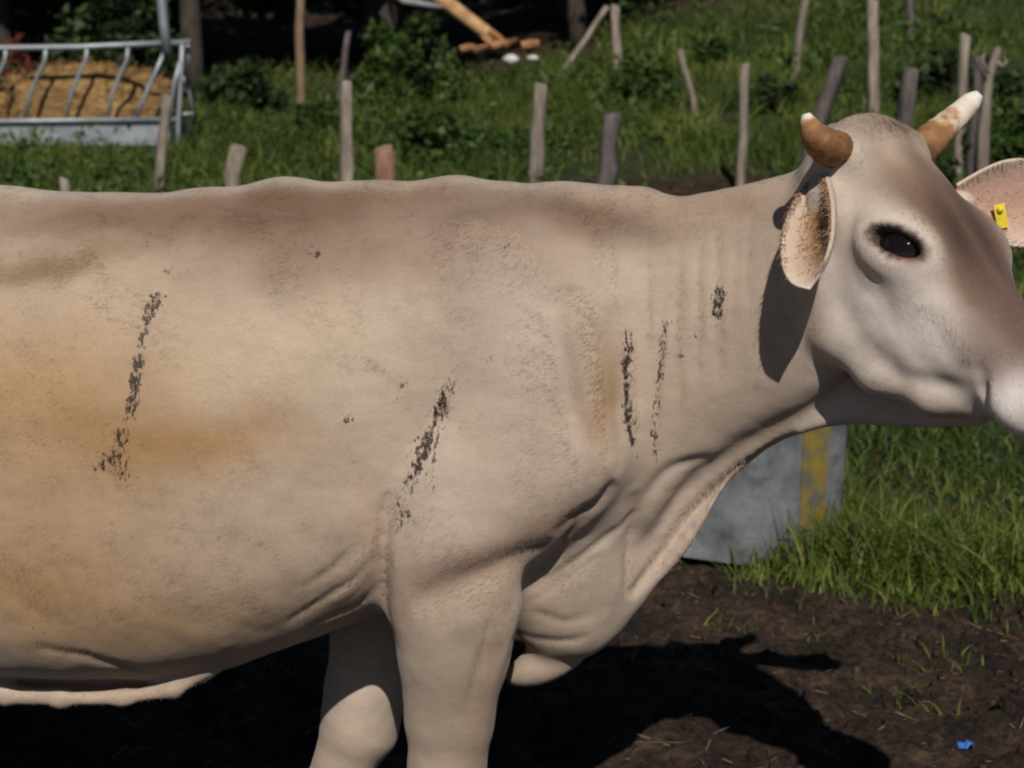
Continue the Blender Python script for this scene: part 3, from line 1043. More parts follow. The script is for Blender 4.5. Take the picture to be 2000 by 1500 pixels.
# strands take the shading normal of the skin below them
hme.normals_split_custom_set(np.repeat(hnr[okh], 3, axis=0).astype(np.float32).tolist())
hm2, nt, b = new_mat('coat_strands')
at_ = node(nt, 'ShaderNodeAttribute', attribute_name='coat')
nt.links.new(at_.outputs['Color'], b.inputs['Base Color'])
b.inputs['Roughness'].default_value = 0.6
b.inputs['Specular IOR Level'].default_value = 0.25
hme.materials.append(hm2)
hob = add('coat_hair', hme, cow)
hob['kind'] = 'stuff'

# eyes
em_, nt, b = new_mat('dark_eye')
b.inputs['Base Color'].default_value = (.008, .005, .004, 1)
b.inputs['Roughness'].default_value = 0.05
b.inputs['Specular IOR Level'].default_value = 0.35


def ball(c, r, n=20, m=12):
    V = [[0, 0, r]]
    for i in range(1, m):
        t = math.pi * i / m
        for j in range(n):
            p = 2 * math.pi * j / n
            V.append([r * math.sin(t) * math.cos(p), r * math.sin(t) * math.sin(p), r * math.cos(t)])
    V.append([0, 0, -r])
    V = np.array(V) + np.asarray(c)
    Q = [[1 + i * n + j, 1 + (i + 1) * n + j, 1 + (i + 1) * n + (j + 1) % n, 1 + i * n + (j + 1) % n] for i in range(m - 2) for j in range(n)]
    T = [[0, 1 + j, 1 + (j + 1) % n] for j in range(n)]
    e = len(V) - 1
    T += [[e, 1 + (m - 2) * n + (j + 1) % n, 1 + (m - 2) * n + j] for j in range(n)]
    return V, [np.array(Q), np.array(T)]


for s in (-1, 1):
    C_, E_ = eye_frame(s)
    v, f = ball(C_ - E_[2] * .033, .047)
    eo = part('eye', v, f, em_, cow)
    upv = E_[1] if E_[1][2] > 0 else -E_[1]
    tt = np.linspace(-.85, .9, 46) + g_.normal(0, .02, 46)
    rt = C_ + np.outer(tt * .043, E_[0]) + np.outer(.0205 * np.sqrt(np.maximum(1 - tt ** 2, .02)), upv) + E_[2] * .0165
    dl = E_[2] * .75 + upv * .35 - np.array([0, 0, .45]) + np.outer(tt * .3, E_[0]) + g_.normal(size=(46, 3)) * .12
    dl *= g_.uniform(.014, .024, (46, 1)) / np.linalg.norm(dl, axis=1)[:, None]
    wl_ = np.cross(dl, E_[2]); wl_ *= .0006 / np.linalg.norm(wl_, axis=1)[:, None]
    part('eyelash', np.stack([rt - wl_, rt + wl_, rt + dl], 1).reshape(-1, 3), [np.arange(138).reshape(-1, 3)], em_, eo)

# horns
hm_, nt, b = new_mat('horn')
L = nt.links
at = node(nt, 'ShaderNodeAttribute', attribute_name='along')
nz = node(nt, 'ShaderNodeTexNoise', i_Scale=45.0, i_Detail=6.0)
tcc = node(nt, 'ShaderNodeTexCoord'); L.new(tcc.outputs['Object'], nz.inputs['Vector'])
ma_ = node(nt, 'ShaderNodeMath', operation='MULTIPLY_ADD'); ma_.inputs[1].default_value = 0.5; ma_.inputs[2].default_value = -0.25
L.new(nz.outputs['Fac'], ma_.inputs[0])
ad_ = node(nt, 'ShaderNodeMath', operation='ADD')
L.new(at.outputs['Fac'], ad_.inputs[0]); L.new(ma_.outputs[0], ad_.inputs[1])
rp = ramp(nt, [(0.0, (.13, .065, .03)), (0.2, (.32, .165, .07)), (0.33, (.60, .52, .41)), (0.58, (.68, .64, .57)), (0.70, (.045, .037, .035)), (1.0, (.010, .009, .010))])
L.new(ad_.outputs[0], rp.inputs[0])
L.new(rp.outputs[0], b.inputs['Base Color'])
b.inputs['Roughness'].default_value = 0.7
b.inputs['Specular IOR Level'].default_value = 0.2
bp = node(nt, 'ShaderNodeBump', i_Strength=0.5, i_Distance=0.004)
L.new(nz.outputs['Fac'], bp.inputs['Height']); L.new(bp.outputs[0], b.inputs['Normal'])


def horn(pts, radii, label, warp=None):
    pth = spline(pts, 28)
    rr = np.interp(np.linspace(0, 1, 28), np.linspace(0, 1, len(radii)), radii)
    rr = rr * (1 + .045 * np.sin(np.arange(28) * 2.1) * np.linspace(1, 0, 28))
    v, f = tube(pth, rr, 18)
    me_t = np.concatenate([np.repeat(np.linspace(0, 1, 28), 18), [0, 1]])
    if warp: me_t = np.interp(me_t, warp[0], warp[1])
    o = part('horn', v, f, hm_, cow)
    float_attr(o.data, 'along', me_t)
    o['label'] = label


horn([P(1792, 300, -.215), P(1815, 276, -.20), P(1840, 252, -.18), P(1872, 224, -.165), P(1898, 198, -.165), P(1913, 183, -.17)], [.030, .029, .025, .0215, .0175, .007], 'far horn, orange at the base and creamy white to the tip', ([0, .3, .48, .6, 1], [0, .16, .26, .36, .57]))
horn([P(1648, 296, -.325), P(1614, 286, -.37), P(1592, 266, -.40), P(1580, 242, -.41), P(1574, 222, -.41)], [.032, .029, .0235, .015, .006], 'near horn, a short brown stump with a pale tip, pointing at the camera', ([0, .5, .84, 1], [.04, .12, .21, .5]))

# ears
ear_m, nt, b = new_mat('ear_hide')
L = nt.links
ac = node(nt, 'ShaderNodeAttribute', attribute_name='coat')
nz = node(nt, 'ShaderNodeTexNoise', i_Scale=130.0, i_Detail=4.0)
tcc = node(nt, 'ShaderNodeTexCoord'); L.new(tcc.outputs['Object'], nz.inputs['Vector'])
mr = node(nt, 'ShaderNodeMapRange'); mr.inputs['To Min'].default_value = .75; mr.inputs['To Max'].default_value = 1.25
L.new(nz.outputs['Fac'], mr.inputs[0])
cm = node(nt, 'ShaderNodeVectorMath', operation='SCALE')
L.new(ac.outputs['Color'], cm.inputs[0]); L.new(mr.outputs[0], cm.inputs['Scale'])
L.new(cm.outputs[0], b.inputs['Base Color'])
b.inputs['Roughness'].default_value = 0.7
b.inputs['Subsurface Weight'].default_value = 0.15
b.inputs['Subsurface Radius'].default_value = (.01, .004, .003)
b.inputs['Subsurface Scale'].default_value = 0.5
bp = node(nt, 'ShaderNodeBump', i_Strength=0.4, i_Distance=0.003)
L.new(nz.outputs['Fac'], bp.inputs['Height']); L.new(bp.outputs[0], b.inputs['Normal'])


hair_m = noise_mat('ear_hair_strands', [(0.35, (.22, .11, .04)), (0.55, (.40, .24, .12)), (0.7, (.55, .44, .33))], scale=35, bump=0, rough=.6)


def make_ear(base, axis_, openv, length, width, cup, label, nh=1100):
    """a leaf-shaped cup: axis_ from base to tip, openv the way the hollow faces"""
    ax = np.asarray(axis_, float); ax /= np.linalg.norm(ax)
    op = np.asarray(openv, float); op = op - (op @ ax) * ax; op /= np.linalg.norm(op)
    sd = np.cross(ax, op)
    nu, nv = 26, 22
    V = []; C = []
    for side in (0, 1):                              # 0 inner face, 1 outer face
        for i in range(nu):
            u = i / (nu - 1)
            w = width * (0.42 + 0.58 * math.sin(min(1, u / .5) * math.pi / 2)) if u < .5 else width * math.sqrt(max(0, 1 - ((u - .5) / .5) ** 2.4))
            w = max(w, width * .04)
            curl = cup * (1.35 - 0.6 * u)            # rolled at the base, open at the tip
            for j in range(nv):
                v = -1 + 2 * j / (nv - 1)
                th = v * curl
                r = w / max(curl, .3)
                s_, o_ = r * math.sin(th), r * (1 - math.cos(th))
                th_ = .007 + .006 * (1 - u) * (1 - v * v)
                p = base + ax * (u * length + .012 * v * u) + sd * s_ + op * (o_ - .02 * math.sin(u * 2.2) * 0 + u * u * length * .10)
                nrm = -(sd * math.sin(-th) + op * math.cos(th))
                p = p + nrm * (th_ * side)
                V.append(p)
                rim = abs(v) ** 3 * .8 + max(0, u - .8) * 2
                if side == 0:
                    near_ = nh > 500
                    inner_c = np.array([.40, .285, .20]) if near_ else np.array([.44, .27, .20])
                    c = inner_c * (1 - min(1, rim)) + np.array([.54, .45, .37]) * min(1, rim)
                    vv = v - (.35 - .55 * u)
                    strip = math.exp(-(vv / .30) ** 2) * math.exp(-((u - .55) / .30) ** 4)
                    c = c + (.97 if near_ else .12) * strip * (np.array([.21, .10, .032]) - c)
                    slit_shade = math.exp(-((vv + .18) / .15) ** 2) * math.exp(-((u - .46) / .22) ** 4)  # shade inside the ear's opening, painted as a dark line
                    c = c + (.95 if near_ else .1) * slit_shade * (np.array([.02, .013, .010]) - c)
                else:
                    c = np.array([.43, .345, .275])
                C.append(c)
    V = np.array(V)
    n = nu * nv
    k = np.arange(n).reshape(nu, nv)
    q1 = np.stack([k[:-1, :-1].ravel(), k[:-1, 1:].ravel(), k[1:, 1:].ravel(), k[1:, :-1].ravel()], 1)
    q2 = (q1 + n)[:, ::-1]
    rim_ = [k[i, 0] for i in range(nu)] + [k[nu - 1, j] for j in range(1, nv)] + [k[i, nv - 1] for i in range(nu - 2, -1, -1)]
    rim_ = np.array(rim_)
    q3 = np.stack([rim_[:-1], rim_[1:], rim_[1:] + n, rim_[:-1] + n], 1)
    o = part('ear', V, [np.concatenate([q1, q2, q3])], ear_m, cow)
    color_attr(o.data, 'coat', np.array(C))
    o['label'] = label
    s = o.modifiers.new('smooth', 'SUBSURF'); s.levels = 1; s.render_levels = 1
    # tufts of hair inside the hollow and along the rim
    g_ = np.random.default_rng(int(length * 1e4))
    ii = np.clip((g_.beta(1.3, 2.4, nh) * nu).astype(int), 0, nu - 2); jj = np.where(g_.uniform(size=nh) < .5, g_.integers(7, 17, nh), g_.choice([0, 1, nv - 2, nv - 1], nh))
    inner = V[:n].reshape(nu, nv, 3)
    p0 = inner[ii, jj]
    mid = inner[ii, nv // 2]
    inw = op * .5 + ax * .9 + (mid - p0) * 3.0
    d = inw + g_.normal(size=(nh, 3)) * .45
    d /= np.linalg.norm(d, axis=1)[:, None]
    d *= g_.uniform(.006, .020, (nh, 1))
    wv = np.cross(d, g_.normal(size=(nh, 3))); wv /= np.linalg.norm(wv, axis=1)[:, None]; wv *= .0007
    hv = np.stack([p0 - wv, p0 + wv, p0 + d], 1).reshape(-1, 3)
    hair = add('ear_hair', mesh_data('ear_hair', hv, [np.arange(3 * nh).reshape(-1, 3)], False, hair_m), o)
    hair['kind'] = 'stuff'
    return o, ax, op, sd


make_ear(P(1604, 356, -.325), np.array([-.09, -.60, -.78]), np.array([-.70, -.56, .34]), .20, .062, 1.2, 'near ear with a dark brown hairy hollow')
ear2, ax, op, sd = make_ear(P(1862, 398, -.185), np.array([.93, .26, -.02]), np.array([.1, -.9, .1]), .225, .080, .62, 'far ear, pink inside, with a yellow tag', 160)
tagm = noise_mat('yellow_plastic', [(0.3, (.62, .47, .03)), (0.7, (.75, .6, .06))], scale=30, rough=0.4, bump=0.05)
ev = np.array([v_.co for v_ in ear2.data.vertices])
ex, ey, _d = project(ev)
em2 = np.nonzero((np.abs(ex - 1955) < 16) & (np.abs(ey - 422) < 16))[0]
tc_ = P(1955, 422, (ev[em2, 1].min() if len(em2) else -.17) - .006)
R = np.stack([RGT, np.array([0, 1, 0]), np.array([0, 0, 1.0])], 1)
v, f = box((0, 0, 0), (.019, .004, .042)); v2, f2 = box((0, -.002, -.005), (.013, .005, .02))
rz = math.radians(-14)
Rt = np.array([[math.cos(rz), 0, math.sin(rz)], [0, 1, 0], [-math.sin(rz), 0, math.cos(rz)]])
v, f = merge([(v, f), ball((0, -.004, .012), .006, 10, 6)])
part('ear_tag', v @ Rt.T + tc_, f, tagm, ear2, False)

# ------------------------------------------------------------------ fence posts
def post(px_top, py_top, px_bot, py_bot, y, width_px, label, mat='post', group='weathered fence posts behind the cow', name='fence_post', sink=0.15, lean=0.0, cut=False, n=10):
    """a rough round post: top and a lower point given where the photograph shows them, at depth y"""
    a = P(px_top, py_top, y); b_ = P(px_bot, py_bot, y + lean)
    d = b_ - a
    # run the post on down to the soil
    t = 1.0
    for _ in range(60):
        q = a + d * t
        if q[2] < ground_z(q[0], q[1])[0] - sink: break
        t += 0.1
    foot = a + d * t
    r = 1.12 * width_px / 2 / (FPX / (y - CAM[1]))
    m = 7
    path = np.array([foot + (a - foot) * k / (m - 1) for k in range(m)])
    g_ = np.random.default_rng(abs(hash((round(px_top), round(py_top)))) % 9999)
    path[1:-1] += g_.normal(size=(m - 2, 3)) * r * .16
    rad = r * (1.08 - .16 * np.linspace(0, 1, m)) * (1 + .05 * g_.normal(size=m))
    tip = path[-1] + (path[-1] - path[-2]) / np.linalg.norm(path[-1] - path[-2]) * r * .25
    path = np.vstack([path, tip]); rad = np.append(rad, rad[-1] * .78)
    e = empty(name, foot)
    tag(e, label, 'post', group)
    v, f = tube(path, rad, n, seed=int(px_top), rough=.09)
    if len(f) > 1:                                       # slanting saw cut
        v[(m) * n:(m + 1) * n, 2] += (v[(m) * n:(m + 1) * n, 0] - tip[0]) * g_.uniform(-.5, .5)
    o = part('shaft', v, f, M[mat], e)
    if cut:
        top = v[m * n:(m + 1) * n]
        c = top.mean(0)
        disc = np.vstack([c + (top - c) * 1.0 + [0, 0, .004], c[None] + [0, 0, .010]])
        k = np.arange(n)
        part('cut_top', disc, [np.stack([k, (k + 1) % n, np.full(n, n)], 1)], M['post_cut'], e)
    return e


post(676, 162, 680, 352, 9.0, 24, 'pale straight fence post right of the tall brown pole')
post(1056, 166, 1044, 352, 9.2, 24, 'brownish fence post above the withers, alone in the grass')
post(1196, 226, 1178, 392, 9.6, 32, 'thick dark grey fence post leaning at the neck dip', 'post_dark')
post(1456, 126, 1448, 352, 10.3, 17, 'thin grey fence post rising between neck and near horn')
post(326, 188, 311, 366, 9.0, 18, 'thin grey-green post in front of the feeder corner')
post(467, 290, 462, 362, 7.0, 31, 'short thick sawn post standing just above the cow’s back at left', cut=True)
post(752, 294, 750, 360, 6.6, 40, 'stubby reddish post with a flat sawn top', 'post_red', cut=True)
post(124, 350, 126, 372, 7.2, 16, 'post tip barely showing over the back at far left')
post(1704, 2, 1704, 205, 12.0, 22, 'tall straight post directly above the cow’s forehead')
post(1886, 70, 1872, 318, 10.0, 18, 'slim post behind the far horn')
post(1779, 138, 1768, 222, 8.6, 29, 'broad dark stump post peeking over the poll', 'post_dark')
post(585, -60, 587, 236, 14.0, 17, 'tall brown pole at the dark wood’s edge', 'post_brown', 'poles at the wood edge', 'pole')
post(1201, 12, 1206, 148, 16.5, 15, 'upright grey pole with a leaning prop against it', 'post', 'poles at the wood edge', 'pole')
post(1186, 14, 1106, 134, 16.4, 10, 'slanting prop leaning against the upright grey pole', 'post', 'poles at the wood edge', 'prop_pole')
post(1578, -40, 1558, 108, 15.0, 15, 'pale leaning stick above the near horn', 'post', 'poles at the wood edge', 'leaning_stick')
post(1328, 98, 1345, 165, 13.5, 11, 'short crooked stick in the grass right of the propped pole', 'post', 'poles at the wood edge', 'leaning_stick')
post(1776, -30, 1781, 72, 17.0, 11, 'thin dim stick on the upper right slope', 'post_dark', 'poles at the wood edge', 'leaning_stick')
post(681, 62, 672, 125, 15.5, 11, 'dim thin stick in the shade behind the pale straight post', 'post_dark', 'poles at the wood edge', 'leaning_stick')

post(1642, 114, 1606, 228, 9.4, 29, 'dark leaning post rising just behind the near horn', 'post_dark')
post(1910, 112, 1904, 230, 9.0, 19, 'dark thin post right behind the tip of the far horn', 'post_dark')

# gnarled dead stump with stubs of branches
ge = empty('dead_stump', P(1925, 240, 8.4))
tag(ge, 'gnarled dead stump with broken branches beside the far horn tip', 'stump')
gx = P(1925, 240, 8.4)
zz = ground_z(gx[0], gx[1])[0] - .1
v, f = tube([[gx[0], 8.4, zz], P(1922, 260, 8.4), P(1926, 200, 8.4), P(1932, 150, 8.4), P(1946, 108, 8.4), P(1950, 92, 8.4)], [.05, .042, .036, .03, .034, .018], 9, seed=3, rough=.12)
part('trunk', v, f, M['post'], ge)
for q in ([(1930, 160), (1912, 128), (1906, 112)], [(1934, 150), (1918, 118), (1924, 104)], [(1944, 118), (1960, 130), (1966, 118)]):
    v, f = tube([P(a, b_, 8.4 - .02 * i) for i, (a, b_) in enumerate(q)], [.02, .014, .008], 7, seed=q[0][0], rough=.1)
    part('branch', v, f, M['post'], ge)

# ------------------------------------------------------------------ hay feeder
FY = 12.6
fe = empty('hay_feeder', (P(180, 260, FY)[0], FY, ground_z(P(180, 260, FY)[0], FY)[0]))
tag(fe, 'galvanised hay feeder with slanted bars and a trough at upper left', 'feeder')
def bar(pts, w, name, y=FY, dy=0.0, mat='galv', par=None):
    v, f = tube([P(a, b_, y + dy) for a, b_ in pts], [w / 2 / (FPX / (y + 3))] * len(pts), 8)
    return part(name, v, f, M[mat], par or fe)
bar([(-330, 96), (-100, 95), (150, 92), (372, 82)], 11, 'top_rail')
for x0 in (-290, -215, -140, -65, 12, 90, 170, 250):
    bar([(x0, 92), (x0 - 2, 118), (x0 - 14, 142), (x0 - 30, 182), (x0 - 42, 236)], 8, 'divider_bar')
bar([(322, 100), (300, 150), (280, 195), (265, 232)], 9, 'divider_bar')
bar([(306, -160), (314, -20), (320, 50), (327, 104)], 19, 'roof_post', dy=-.04)
bar([(-330, -160), (-330, 100), (-330, 330)], 14, 'corner_post')
bar([(356, 78), (354, 140), (348, 250), (346, 340)], 9, 'corner_post')
bar([(366, 78), (370, 130)], 10, 'corner_post', dy=.1)
bar([(352, 120), (340, 165), (334, 230)], 8, 'end_brace', dy=-.02)
bar([(354, 138), (368, 178), (378, 222)], 8, 'end_brace', dy=.3)
bar([(334, 224), (378, 222)], 7, 'end_brace', dy=.1)
# trough: front sheet, floor and back sheet with real thickness
def slab(px0, px1, py0, py1, y, th, name):
    a = P(px0, py1, y); b_ = P(px1, py0, y)
    v, f = box(((a[0] + b_[0]) / 2, y, (a[2] + b_[2]) / 2), (abs(b_[0] - a[0]), th, abs(b_[2] - a[2])))
    part(name, v, f, M['galv'], fe, False)
slab(-330, 330, 238, 284, FY + .03, .025, 'trough_front')
slab(-330, 330, 238, 284, FY + 1.5, .025, 'trough_back')
a = P(-330, 284, FY); b_ = P(330, 284, FY)
v, f = box(((a[0] + b_[0]) / 2, FY + .76, a[2] + .01), (b_[0] - a[0] - .02, 1.42, .02))
part('trough_floor', v, f, M['galv'], fe, False)
v, f = box((b_[0] - .02, FY + .76, a[2] + .13), (.02, 1.38, .24))
part('trough_end', v, f, M['galv'], fe, False)
bar([(-330, 237), (0, 237), (345, 233)], 9, 'trough_rim', dy=-.01)
for x0 in (40, 200, 320):
    bar([(x0, 286), (x0 + 2, 360)], 10, 'leg', dy=.1)

# hay heaped in the feeder
def heap(name, c, r, mat, label, cat, seed, spikes=2600, spike_len=.16, par_group=None):
    n_, m_ = 60, 30
    u = np.linspace(0, 2 * np.pi, n_, endpoint=False); t = np.linspace(0, np.pi, m_)
    U, T_ = np.meshgrid(u, t, indexing='ij')
    d = np.stack([np.sin(T_) * np.cos(U), np.sin(T_) * np.sin(U), np.cos(T_)], -1).reshape(-1, 3)
    sp = np.sign(d) * np.abs(d) ** .6
    sp /= np.maximum(np.linalg.norm(sp, axis=1), 1e-6)[:, None] ** .4
    v = sp * r * (1 + .12 * fbm(d + seed, 2.6, seed, 3))[:, None] + c
    I_ = np.arange(n_ * m_).reshape(n_, m_)
    J = np.roll(I_, -1, 0)
    f = np.stack([I_[:, :-1].ravel(), J[:, :-1].ravel(), J[:, 1:].ravel(), I_[:, 1:].ravel()], 1)
    e = empty(name, c - np.array([0, 0, r[2]]))
    tag(e, label, cat, par_group)
    part('packed_hay', v, [f[:, ::-1]], M[mat], e)
    g_ = np.random.default_rng(seed)
    k = g_.integers(0, len(v), spikes)
    p0 = v[k]
    dd = g_.normal(size=(spikes, 3)); dd /= np.linalg.norm(dd, axis=1)[:, None]
    dd = dd * spike_len * g_.uniform(.4, 1.2, (spikes, 1))
    wv = np.cross(dd, g_.normal(size=(spikes, 3))); wv /= np.linalg.norm(wv, axis=1)[:, None]
    wv *= .005
    vv = np.stack([p0 - dd * .5 - wv, p0 - dd * .5 + wv, p0 + dd * .5 + wv, p0 + dd * .5 - wv], 1).reshape(-1, 3)
    o = part('loose_stalks', vv, [np.arange(4 * spikes).reshape(-1, 4)], M['hay'], e)
    o['kind'] = 'stuff'
    return e


hc = P(172, 205, FY + .72)
heap('hay_bale', hc + [0, 0, -.12], np.array([.88, .52, .50]), 'hay', 'brown heap of hay lying behind the feeder bars', 'hay', 5)
hc2 = P(-160, 200, FY + .72)
heap('hay_bale', hc2 + [0, 0, -.14], np.array([.72, .5, .46]), 'hay', 'hay heap at the feeder’s hidden end beyond the left picture edge', 'hay', 8, spikes=800)

# ------------------------------------------------------------------ fallen trunk with splintered wood
ty = 17.2
te = empty('fallen_trunk', P(970, 100, ty))
tag(te, 'peeled pale trunk fallen slantwise at the dark wood’s edge', 'log')
pth = spline([P(690, -120, ty + .8), P(800, -45, ty + .4), P(870, 4, ty + .2), P(925, 45, ty), P(975, 84, ty - .1)], 12)
v, f = tube(pth, np.linspace(.10, .085, 12), 10, seed=4, rough=.06)
part('trunk', v, f, M['fresh_wood'], te)
for k, (x0, y0, x1, y1, w) in enumerate([(955, 60, 1000, 92, 10), (940, 70, 975, 100, 8), (965, 78, 1012, 84, 8)]):
    v, f = tube([P(x0, y0, ty - .15), P((x0 + x1) / 2, (y0 + y1) / 2, ty - .2), P(x1, y1, ty - .2)], np.array([1, .8, .15]) * w / 2 / 158, 6, seed=k, rough=.15)
    part('splinter', v, f, M['orange_wood'], te)
gray = noise_mat('grey_branch_wood', [(0.3, (0.12, 0.12, 0.12)), (0.7, (0.32, 0.32, 0.33))], scale=8, bump=.4)
v, f = tube([P(745, -30, ty + .3), P(790, 2, ty + .2), P(840, 10, ty + .15), P(868, 14, ty + .15)], [.04, .05, .04, .02], 8, seed=8, rough=.08)
part('branch', v, f, gray, te)
lab = ['orange split log chunk at the left of the pile', 'orange split log chunk second from the left of the pile', 'orange split log chunk under the trunk’s broken end', 'bright orange split chunk at the pile’s middle', 'tan split chunk at the right end of the pile']
for k, (x0, y0, x1, y1, w) in enumerate([(898, 96, 928, 92, 15), (925, 100, 955, 90, 13), (960, 92, 995, 84, 16), (985, 92, 1010, 80, 14), (1018, 90, 1052, 86, 15)]):
    a = P(x0, y0, ty - .3); b_ = P(x1, y1, ty - .25)
    e = empty('split_log', (a + b_) / 2 - [0, 0, .05])
    tag(e, lab[k], 'log', 'split logs on the pile')
    v, f = tube([a, (a + b_) / 2 + [0, 0, .01], b_], np.array([.9, 1, .85]) * w / 2 / 158, 6, seed=40 + k, rough=.16)
    part('bark_side', v, f, M['orange_wood'], e, False)
def rock(px, py, y, r, name, label, cat, mat, seed, group=None):
    v, f = ball((0, 0, 0), 1.0, 14, 9)
    v = v * np.asarray(r) * (1 + .22 * fbm(v, 1.7, seed, 2))[:, None] + P(px, py, y)
    e = add(name, mesh_data(name, v - P(px, py, y), f, True, M[mat]))
    e.location = P(px, py, y)
    tag(e, label, cat, group)
rock(998, 116, ty - .9, (.09, .07, .06), 'pale_stone', 'larger white stone lying below the split logs', 'stone', 'stone', 3, 'white stones below the log pile')
rock(1040, 114, ty - .9, (.07, .05, .035), 'pale_stone', 'smaller white stone right of the larger one below the logs', 'stone', 'stone', 9, 'white stones below the log pile')

# ------------------------------------------------------------------ water trough behind the dewlap
tr_m = noise_mat('grey_trough_paint', [(0.32, (0.06, 0.05, 0.04)), (0.42, (0.12, 0.13, 0.135)), (0.55, (0.18, 0.195, 0.205)), (0.72, (0.27, 0.28, 0.275))], scale=4.5, bump=.6, bump_dist=.012, rough=.75, detail=9)
yel = noise_mat('worn_yellow_paint', [(0.36, (0.11, 0.105, 0.08)), (0.5, (0.22, 0.155, 0.03)), (0.75, (0.30, 0.21, 0.04))], scale=9, bump=.2, rough=.6)
cor = P(1478, 1128, 2.06)                       # nearest lower corner
ang1 = math.radians(152); ang2 = math.radians(38)
u1 = np.array([math.cos(ang1), math.sin(ang1), 0]); u2 = np.array([math.cos(ang2), math.sin(ang2), 0])
L1, L2, TH = .85, .46, .52
we = empty('water_trough', (cor[0], cor[1], 0))
tag(we, 'grey water trough with a worn yellow stripe behind the dewlap', 'trough')
def ring(scale, z):
    """plan outline with a rounded near corner"""
    pts = []
    corners = [np.zeros(3), u2 * L2, u2 * L2 + u1 * L1, u1 * L1]
    c0 = sum(corners) / 4
    for i in range(4):
        p, a, b2 = corners[i], corners[i - 1], corners[(i + 1) % 4]
        rr = .07
        da = (a - p) / np.linalg.norm(a - p); db = (b2 - p) / np.linalg.norm(b2 - p)
        s0, s1 = p + da * rr, p + db * rr
        for t in np.linspace(0, 1, 6):
            pts.append((1 - t) ** 2 * s0 + 2 * t * (1 - t) * p + t * t * s1)
    pts = np.array(pts)
    return c0 + (pts - c0) * scale + np.array([cor[0], cor[1], z])
zs = [(.95, .015), (.975, .0 + .04), (.985, .2), (.992, .36), (1.0, TH - .03), (1.035, TH - .02), (1.035, TH), (.96, TH), (.93, .12), (.0, .11)]
R_ = [ring(a, b_) for a, b_ in zs]
n = len(R_[0])
V = np.concatenate(R_)
k = np.arange(n); k2 = (k + 1) % n
Fq = np.concatenate([np.stack([i * n + k, i * n + k2, (i + 1) * n + k2, (i + 1) * n + k], 1) for i in range(len(R_) - 1)])
part('tub', V, [Fq], tr_m, we)
# stripe: a thin raised strip on the right-hand face
def face_pt(t, z):
    sc_ = np.interp(z, [0.04, .2, .36, TH - .03], [.975, .985, .992, 1.0])
    c0 = (u2 * L2 + u1 * L1) / 2
    return c0 + (u2 * t - c0) * sc_ + np.array([cor[0], cor[1], z])
no = np.array([u2[1], -u2[0], 0])
sv = []
for z in (.10, .28, .40, TH - .04):
    for t in (.20, .325):
        sv += [face_pt(t, z) + no * .001, face_pt(t, z) + no * .006]
sv = np.array(sv)
sf = []
for i in range(3):
    o = i * 4
    sf += [[o + 1, o + 3, o + 7, o + 5], [o, o + 1, o + 5, o + 4], [o + 3, o + 2, o + 6, o + 7], [o, o + 4, o + 6, o + 2]]
sf += [[0, 2, 3, 1], [12, 13, 15, 14]]
part('yellow_stripe', sv, [np.array(sf)], yel, we, False)
# scrap of blue plastic
bp0 = P(1884, 1488, .66)
gz = ground_z(bp0[0], bp0[1])[0]
g_ = np.random.default_rng(5)
uu, vv_ = np.meshgrid(np.linspace(-1, 1, 7), np.linspace(-1, 1, 5), indexing='ij')
top = np.stack([uu.ravel() * .018, vv_.ravel() * .012, .014 + .006 * np.sin(uu.ravel() * 3) + .004 * g_.normal(size=35)], 1)
bot = top - [0, 0, .002]
I_ = np.arange(35).reshape(7, 5)
q1 = np.stack([I_[:-1, :-1].ravel(), I_[1:, :-1].ravel(), I_[1:, 1:].ravel(), I_[:-1, 1:].ravel()], 1)
rim_ = np.array(list(I_[0, :]) + list(I_[1:, 4]) + list(I_[6, 3::-1]) + list(I_[5:0:-1, 0]))
q3 = np.stack([rim_, np.roll(rim_, -1), np.roll(rim_, -1) + 35, rim_ + 35], 1)
o = add('plastic_scrap', mesh_data('plastic_scrap', np.vstack([top, bot]), [np.concatenate([q1, q1[:, ::-1] + 35, q3])], True, M['blue']))
o.location = (bp0[0], bp0[1], gz)
tag(o, 'small scrap of blue plastic on the soil at lower right', 'litter')


# ------------------------------------------------------------------ grass
def blades(x, y, h, w, lean, seed, segs=3):
    g_ = np.random.default_rng(seed)
    n_ = len(x)
    z = ground_z(x, y) - .01
    base = np.stack([x, y, z], 1)
    th = g_.uniform(0, 2 * np.pi, n_)
    dirv = np.stack([np.cos(th), np.sin(th), 0 * th], 1)
    fa = g_.uniform(0, np.pi, n_)
    side = np.stack([np.cos(fa), np.sin(fa) * .5, 0 * fa], 1)
    side /= np.linalg.norm(side, axis=1)[:, None]
    V, T_ = [], []
    for i in range(segs):
        t = i / segs
        c = base + dirv * (lean * h * t * t)[:, None] + np.array([0, 0, 1]) * (h * t * (1 - .25 * t * lean))[:, None]
        ww = w * (1 - .75 * t)
        V += [c - side * ww[:, None] / 2, c + side * ww[:, None] / 2]
    V.append(base + dirv * (lean * h)[:, None] + np.array([0, 0, 1]) * (h * (1 - .25 * lean))[:, None])
    k = 2 * segs + 1
    V = np.stack(V, 1).reshape(-1, 3)
    o_ = np.arange(n_)[:, None] * k
    Q = np.concatenate([o_ + np.array([2 * i, 2 * i + 1, 2 * i + 3, 2 * i + 2]) for i in range(segs - 1)])
    T_ = o_ + np.array([2 * segs - 2, 2 * segs - 1, 2 * segs])
    return V, [Q, T_], k


